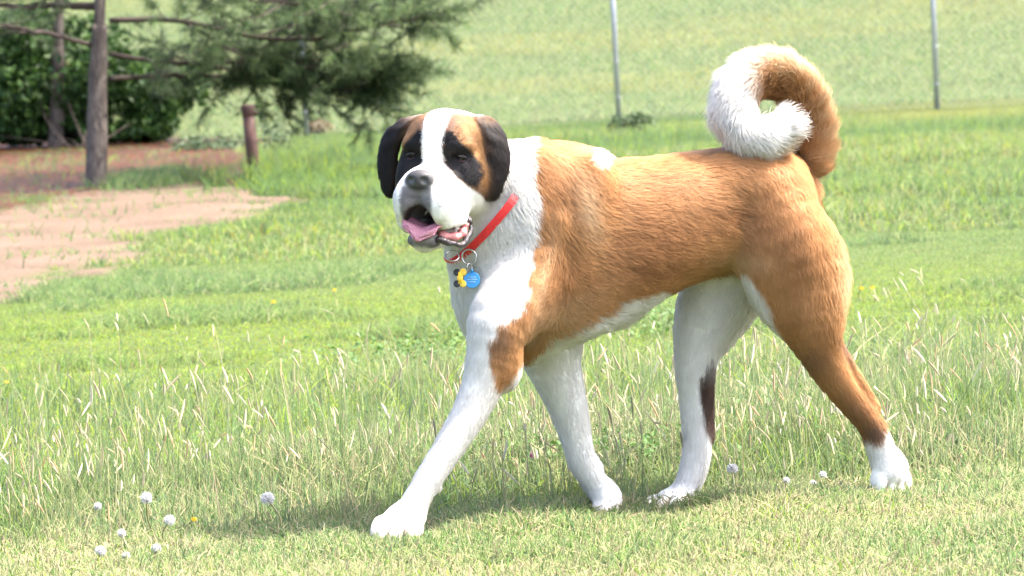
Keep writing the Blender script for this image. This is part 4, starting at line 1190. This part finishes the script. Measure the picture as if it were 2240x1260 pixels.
# near lower lip: dark wavy rim with pink lining
lip_m = plain('lip_dark', (.020, .016, .018), .25, noise=(160, (.05, .04, .045)), bump=.4)
gum_m = plain('gum_pink', (.62, .26, .25), .3, noise=(120, (.50, .17, .17)), bump=.3)
lp = spline([(.028, .135, -.165), (.046, .118, -.170), (.058, .098, -.176), (.068, .078, -.172), (.074, .064, -.152), (.072, .060, -.134), (.066, .060, -.126)], 34)
lp = lp + np.c_[.0010 * np.sin(np.arange(34) * .9), .0015 * np.sin(np.arange(34) * .7), .0016 * np.sin(np.arange(34) * .8)]
V, F = tube([HWp(*p) for p in lp], .0058 + .0014 * np.sin(np.arange(34) * .45), 8)
mesh_obj('lower_lip', V, F, lip_m, dog)
gp = spline([(.026, .118, -.158), (.044, .100, -.160), (.056, .084, -.160), (.062, .072, -.150), (.062, .066, -.136)], 20)
V, F = tube([HWp(*p) for p in gp], .009 + .0018 * np.sin(np.arange(20) * 1.1), 8)
mesh_obj('gum', V, F, gum_m, dog)
# ---------------------------------------------------------------- collar and tags
red = NT('red_webbing'); tc = red.n('TexCoord')
red.l(red.ramp(red.noise(300, 3, .6, tc.outputs['Object']), [(.35, (.42, .010, .012)), (.65, (.62, .022, .022))]), red.p.inputs['Base Color']); red.p.inputs['Roughness'].default_value = .7
red.bump(red.noise(500, 2, .5, tc.outputs['Object']), .3, .002)
steel = plain('ring_steel', (.45, .45, .46), .25, .9)
# the strap follows the neck: cast rays towards the neck's axis onto the body surface
from mathutils.bvhtree import BVHTree
WB = to_world(BV); tree_ = BVHTree.FromPolygons([tuple(v) for v in WB], [tuple(f) for f in BQ.tolist()])
A_ = unproj(1012, 582, 8.74); B_ = unproj(1100, 468, 8.75)     # low front point, near-side point
T3 = unproj(1128, 350, 8.93)                                   # back of the neck
cc = (A_ + T3) / 2 + (unproj(1100, 468, 8.9) - unproj(1100, 468, 8.88))
e1 = unit(A_ - cc); e2 = unit((B_ - cc) - e1 * ((B_ - cc) @ e1)); nn = np.cross(e1, e2)
ringp = []
for j in range(72):
    an = 2 * math.pi * j / 72; d = e1 * math.cos(an) + e2 * math.sin(an)
    h = tree_.ray_cast(Vector(cc + d * .5), Vector(-d), .5)
    rr = np.linalg.norm(np.array(h[0]) - cc) if h[0] is not None else .12
    ringp.append(rr)
ringp = np.array(ringp)
rs = np.convolve(np.r_[ringp[-6:], ringp, ringp[:6]], np.ones(9) / 9, 'same')[6:-6]
lowf = np.array([math.cos(2 * math.pi * j / 72) for j in range(72)])
rs = np.maximum(rs, ringp) - .020 + .030 * sstep(-.12, .42, lowf)   # sunk into the fur behind the ear
collar = empty('dog_collar', cc - e1 * 0); tag(collar, 'red webbing collar around the white neck of the dog', 'collar')
V, F = [], []
hw, th = .0080, .0026
for j in range(72):
    an = 2 * math.pi * j / 72; d = e1 * math.cos(an) + e2 * math.sin(an); c0 = cc + d * rs[j]
    for (u, w) in ((-1, 0), (1, 0), (1, 1), (-1, 1)): V.append(c0 + nn * hw * u + d * th * w)
for j in range(72):
    a, b = j * 4, ((j + 1) % 72) * 4
    for q in range(4): F.append([a + q, a + (q + 1) % 4, b + (q + 1) % 4, b + q])
mesh_obj('strap', V, F, red.m, collar, smooth=False)
def ring(name, c, rad, wire, M, parent, mat):
    pts = [c + rad * (math.cos(a) * M[0] + math.sin(a) * M[1]) for a in np.linspace(0, 2 * math.pi, 25)]
    V, F = tube(pts, wire, 8, caps=False); return mesh_obj(name, V, F, mat, parent)
# lowest point of the strap in view
jl = min(range(72), key=lambda j: abs((cc + (e1 * math.cos(2 * math.pi * j / 72) + e2 * math.sin(2 * math.pi * j / 72)) * rs[j] - CAM) @ rgt / ((cc - CAM) @ fwd) * F_PX + 1120 - 1028) + (0 if math.cos(2 * math.pi * j / 72) > .3 else 900))
an = 2 * math.pi * jl / 72; d0 = e1 * math.cos(an) + e2 * math.sin(an); hang = cc + d0 * (rs[jl] + th)
Z = np.array((0, 0, 1.0)); fc_ = unit(rgt * .9 - fwd * .25)
ring('d_ring', hang - Z * .014 - fwd * .004, .015, .0018, (fc_, Z), collar, steel)
ring('key_ring', hang - Z * .012 - rgt * .034 - fwd * .006, .014, .0016, (rgt, unit(Z * .7 + fwd * .7)), collar, steel)
ring('split_ring', hang - Z * .034 - fwd * .010, .007, .0012, (unit(rgt + fwd), Z), collar, steel)
# round blue tag
def disc(c, nrm, rad, thk, n=28):
    nrm = unit(nrm); a = unit(np.cross(nrm, Z)); b = np.cross(nrm, a); V, F = [], []
    for w, rs_ in ((0, .93), (.12, 1), (.88, 1), (1, .93)):
        for j in range(n):
            V.append(c + nrm * (w - .5) * thk + rad * rs_ * (math.cos(6.28318 * j / n) * a + math.sin(6.28318 * j / n) * b))
    for i in range(3):
        for j in range(n): F.append([i * n + j, i * n + (j + 1) % n, (i + 1) * n + (j + 1) % n, (i + 1) * n + j])
    F.append(list(range(n))[::-1]); F.append(list(range(3 * n, 4 * n)))
    return np.array(V), F
blue = plain('blue_anodised', (.035, .22, .46), .3, .4, noise=(160, (.05, .28, .52)))
pale_blue = plain('engraving', (.30, .50, .66), .5)
face = unit(-fwd * 1.0 - rgt * .12 + Z * .15)
tcn = hang - Z * .060 + rgt * .004 - fwd * .014
tb_ = empty('blue_tag', tcn - Z * .017); tag(tb_, 'round blue metal name tag hanging from the red collar', 'tag')
V, F = disc(tcn, face, .0165, .002); mesh_obj('disc', V, F, blue, tb_)
fa_ = unit(np.cross(Z, face)); fu = np.cross(face, fa_)
for w, y_ in ((.0085, .0052), (.0105, .0005), (.0075, -.0045)):        # worn engraved lines
    V, F = tube([tcn + face * .0014 + fu * y_ - fa_ * w, tcn + face * .0014 + fu * (y_ + .0006), tcn + face * .0014 + fu * y_ + fa_ * w], .0009, 6); mesh_obj('engraved_line', V, F, pale_blue, tb_)
V, F = tube([tcn + fu * .0165, tcn + fu * .0215], [.004, .0025], 10); mesh_obj('eyelet', V, F, blue, tb_)
# yellow bone-shaped tag, partly behind it
yel = plain('yellow_enamel', (.70, .46, .03), .3, 0, noise=(120, (.74, .52, .05)))
blk = plain('black_enamel', (.015, .014, .013), .3)
yc = hang - Z * .056 - rgt * .020 - fwd * .010
ty = empty('yellow_tag', yc - Z * .015); tag(ty, 'small yellow and black tag hanging beside the blue one', 'tag')
V, F = tube([yc + fu * .012 - face * .001, yc - fu * .012 - face * .001], .0062, 12); V = yc + (V - yc) - np.outer((V - yc) @ face, face) * .7; mesh_obj('plate', V, F, yel, ty)
for sx in (-1, 1):
    for sy in (-1, 1):
        V, F = disc(yc + fa_ * .0062 * sx + fu * .0115 * sy, face, .0072, .0024, 18); mesh_obj('lobe', V, F, blk if sx * fa_[0] < 0 else yel, ty)

# ---------------------------------------------------------------- flowers in the grass
G1, G2 = 'dandelion clocks in the grass', 'yellow dandelions in the grass'
for px, py, dp, rad, lb in [
    (585, 1092, 8.86, .0165, 'largest white dandelion clock, standing alone at the edge of the tall grass'),
    (320, 1090, 8.80, .0135, 'dandelion clock on a pale stalk above the pair at the mown edge'),
    (371, 1139, 8.74, .0125, 'tilted dandelion clock just below the tall grass, right of the stalked one'),
    (214, 1108, 8.78, .0085, 'half open dandelion head leaning left on a bent stalk'),
    (266, 1167, 8.65, .0095, 'small dandelion clock low in the mown grass, left of the tilted one'),
    (342, 1201, 8.45, .0115, 'dandelion clock in the mown grass, rightmost of the bottom row'),
    (220, 1206, 8.42, .0115, 'dandelion clock in the mown grass, leftmost of the bottom row'),
    (276, 1216, 8.38, .0085, 'tattered dandelion clock in the middle of the bottom row'),
    (1602, 1026, 9.1, .0130, 'brownish dandelion clock on a red stalk between the hind legs'),
    (1720, 1052, 9.15, .0085, 'small dandelion clock nearest the right of the far hind leg'),
    (1779, 1058, 9.15, .0080, 'tiny dandelion clock lowest of those between the hind legs'),
    (1800, 1039, 9.2, .0085, 'tiny dandelion clock closest to the near hind paw'),
    (2022, 1091, 8.95, .0110, 'dandelion clock in the mown grass right of the hind paw'),
    (2205, 1046, 9.2, .0100, 'dandelion clock at the far right edge of the grass')]:
    flower('dandelion_clock', lb, 'dandelion', px, py, dp, rad, 'puff', G1)
for px, py, dp, rad, lb in [
    (1816, 998, 9.6, .0105, 'yellow dandelion in the tall grass left of the near hind paw'),
    (598, 660, 15.5, .011, 'yellow dandelion on the bright turf below the sand'),
    (1884, 630, 15.2, .011, 'yellow dandelion behind the rump, left of a pair'),
    (1909, 629, 15.2, .011, 'yellow dandelion behind the rump, right of a pair'),
    (731, 634, 16.2, .009, 'pale yellow dandelion on the turf left of the dog chest'),
    (2124, 402, 25.0, .016, 'yellow dandelion far off on the lawn to the right'),
    (424, 1136, 8.9, .008, 'small yellow dandelion among the clocks at the mown edge'),
    (14, 836, 12.6, .009, 'yellow dandelion on the turf at the left edge')]:
    flower('dandelion', lb, 'dandelion', px, py, dp, rad, 'yellow', G2)
flower('clover_flower', 'pink clover flower between the front legs of the dog', 'clover', 1166, 996, 9.5, .009, 'puff', None)
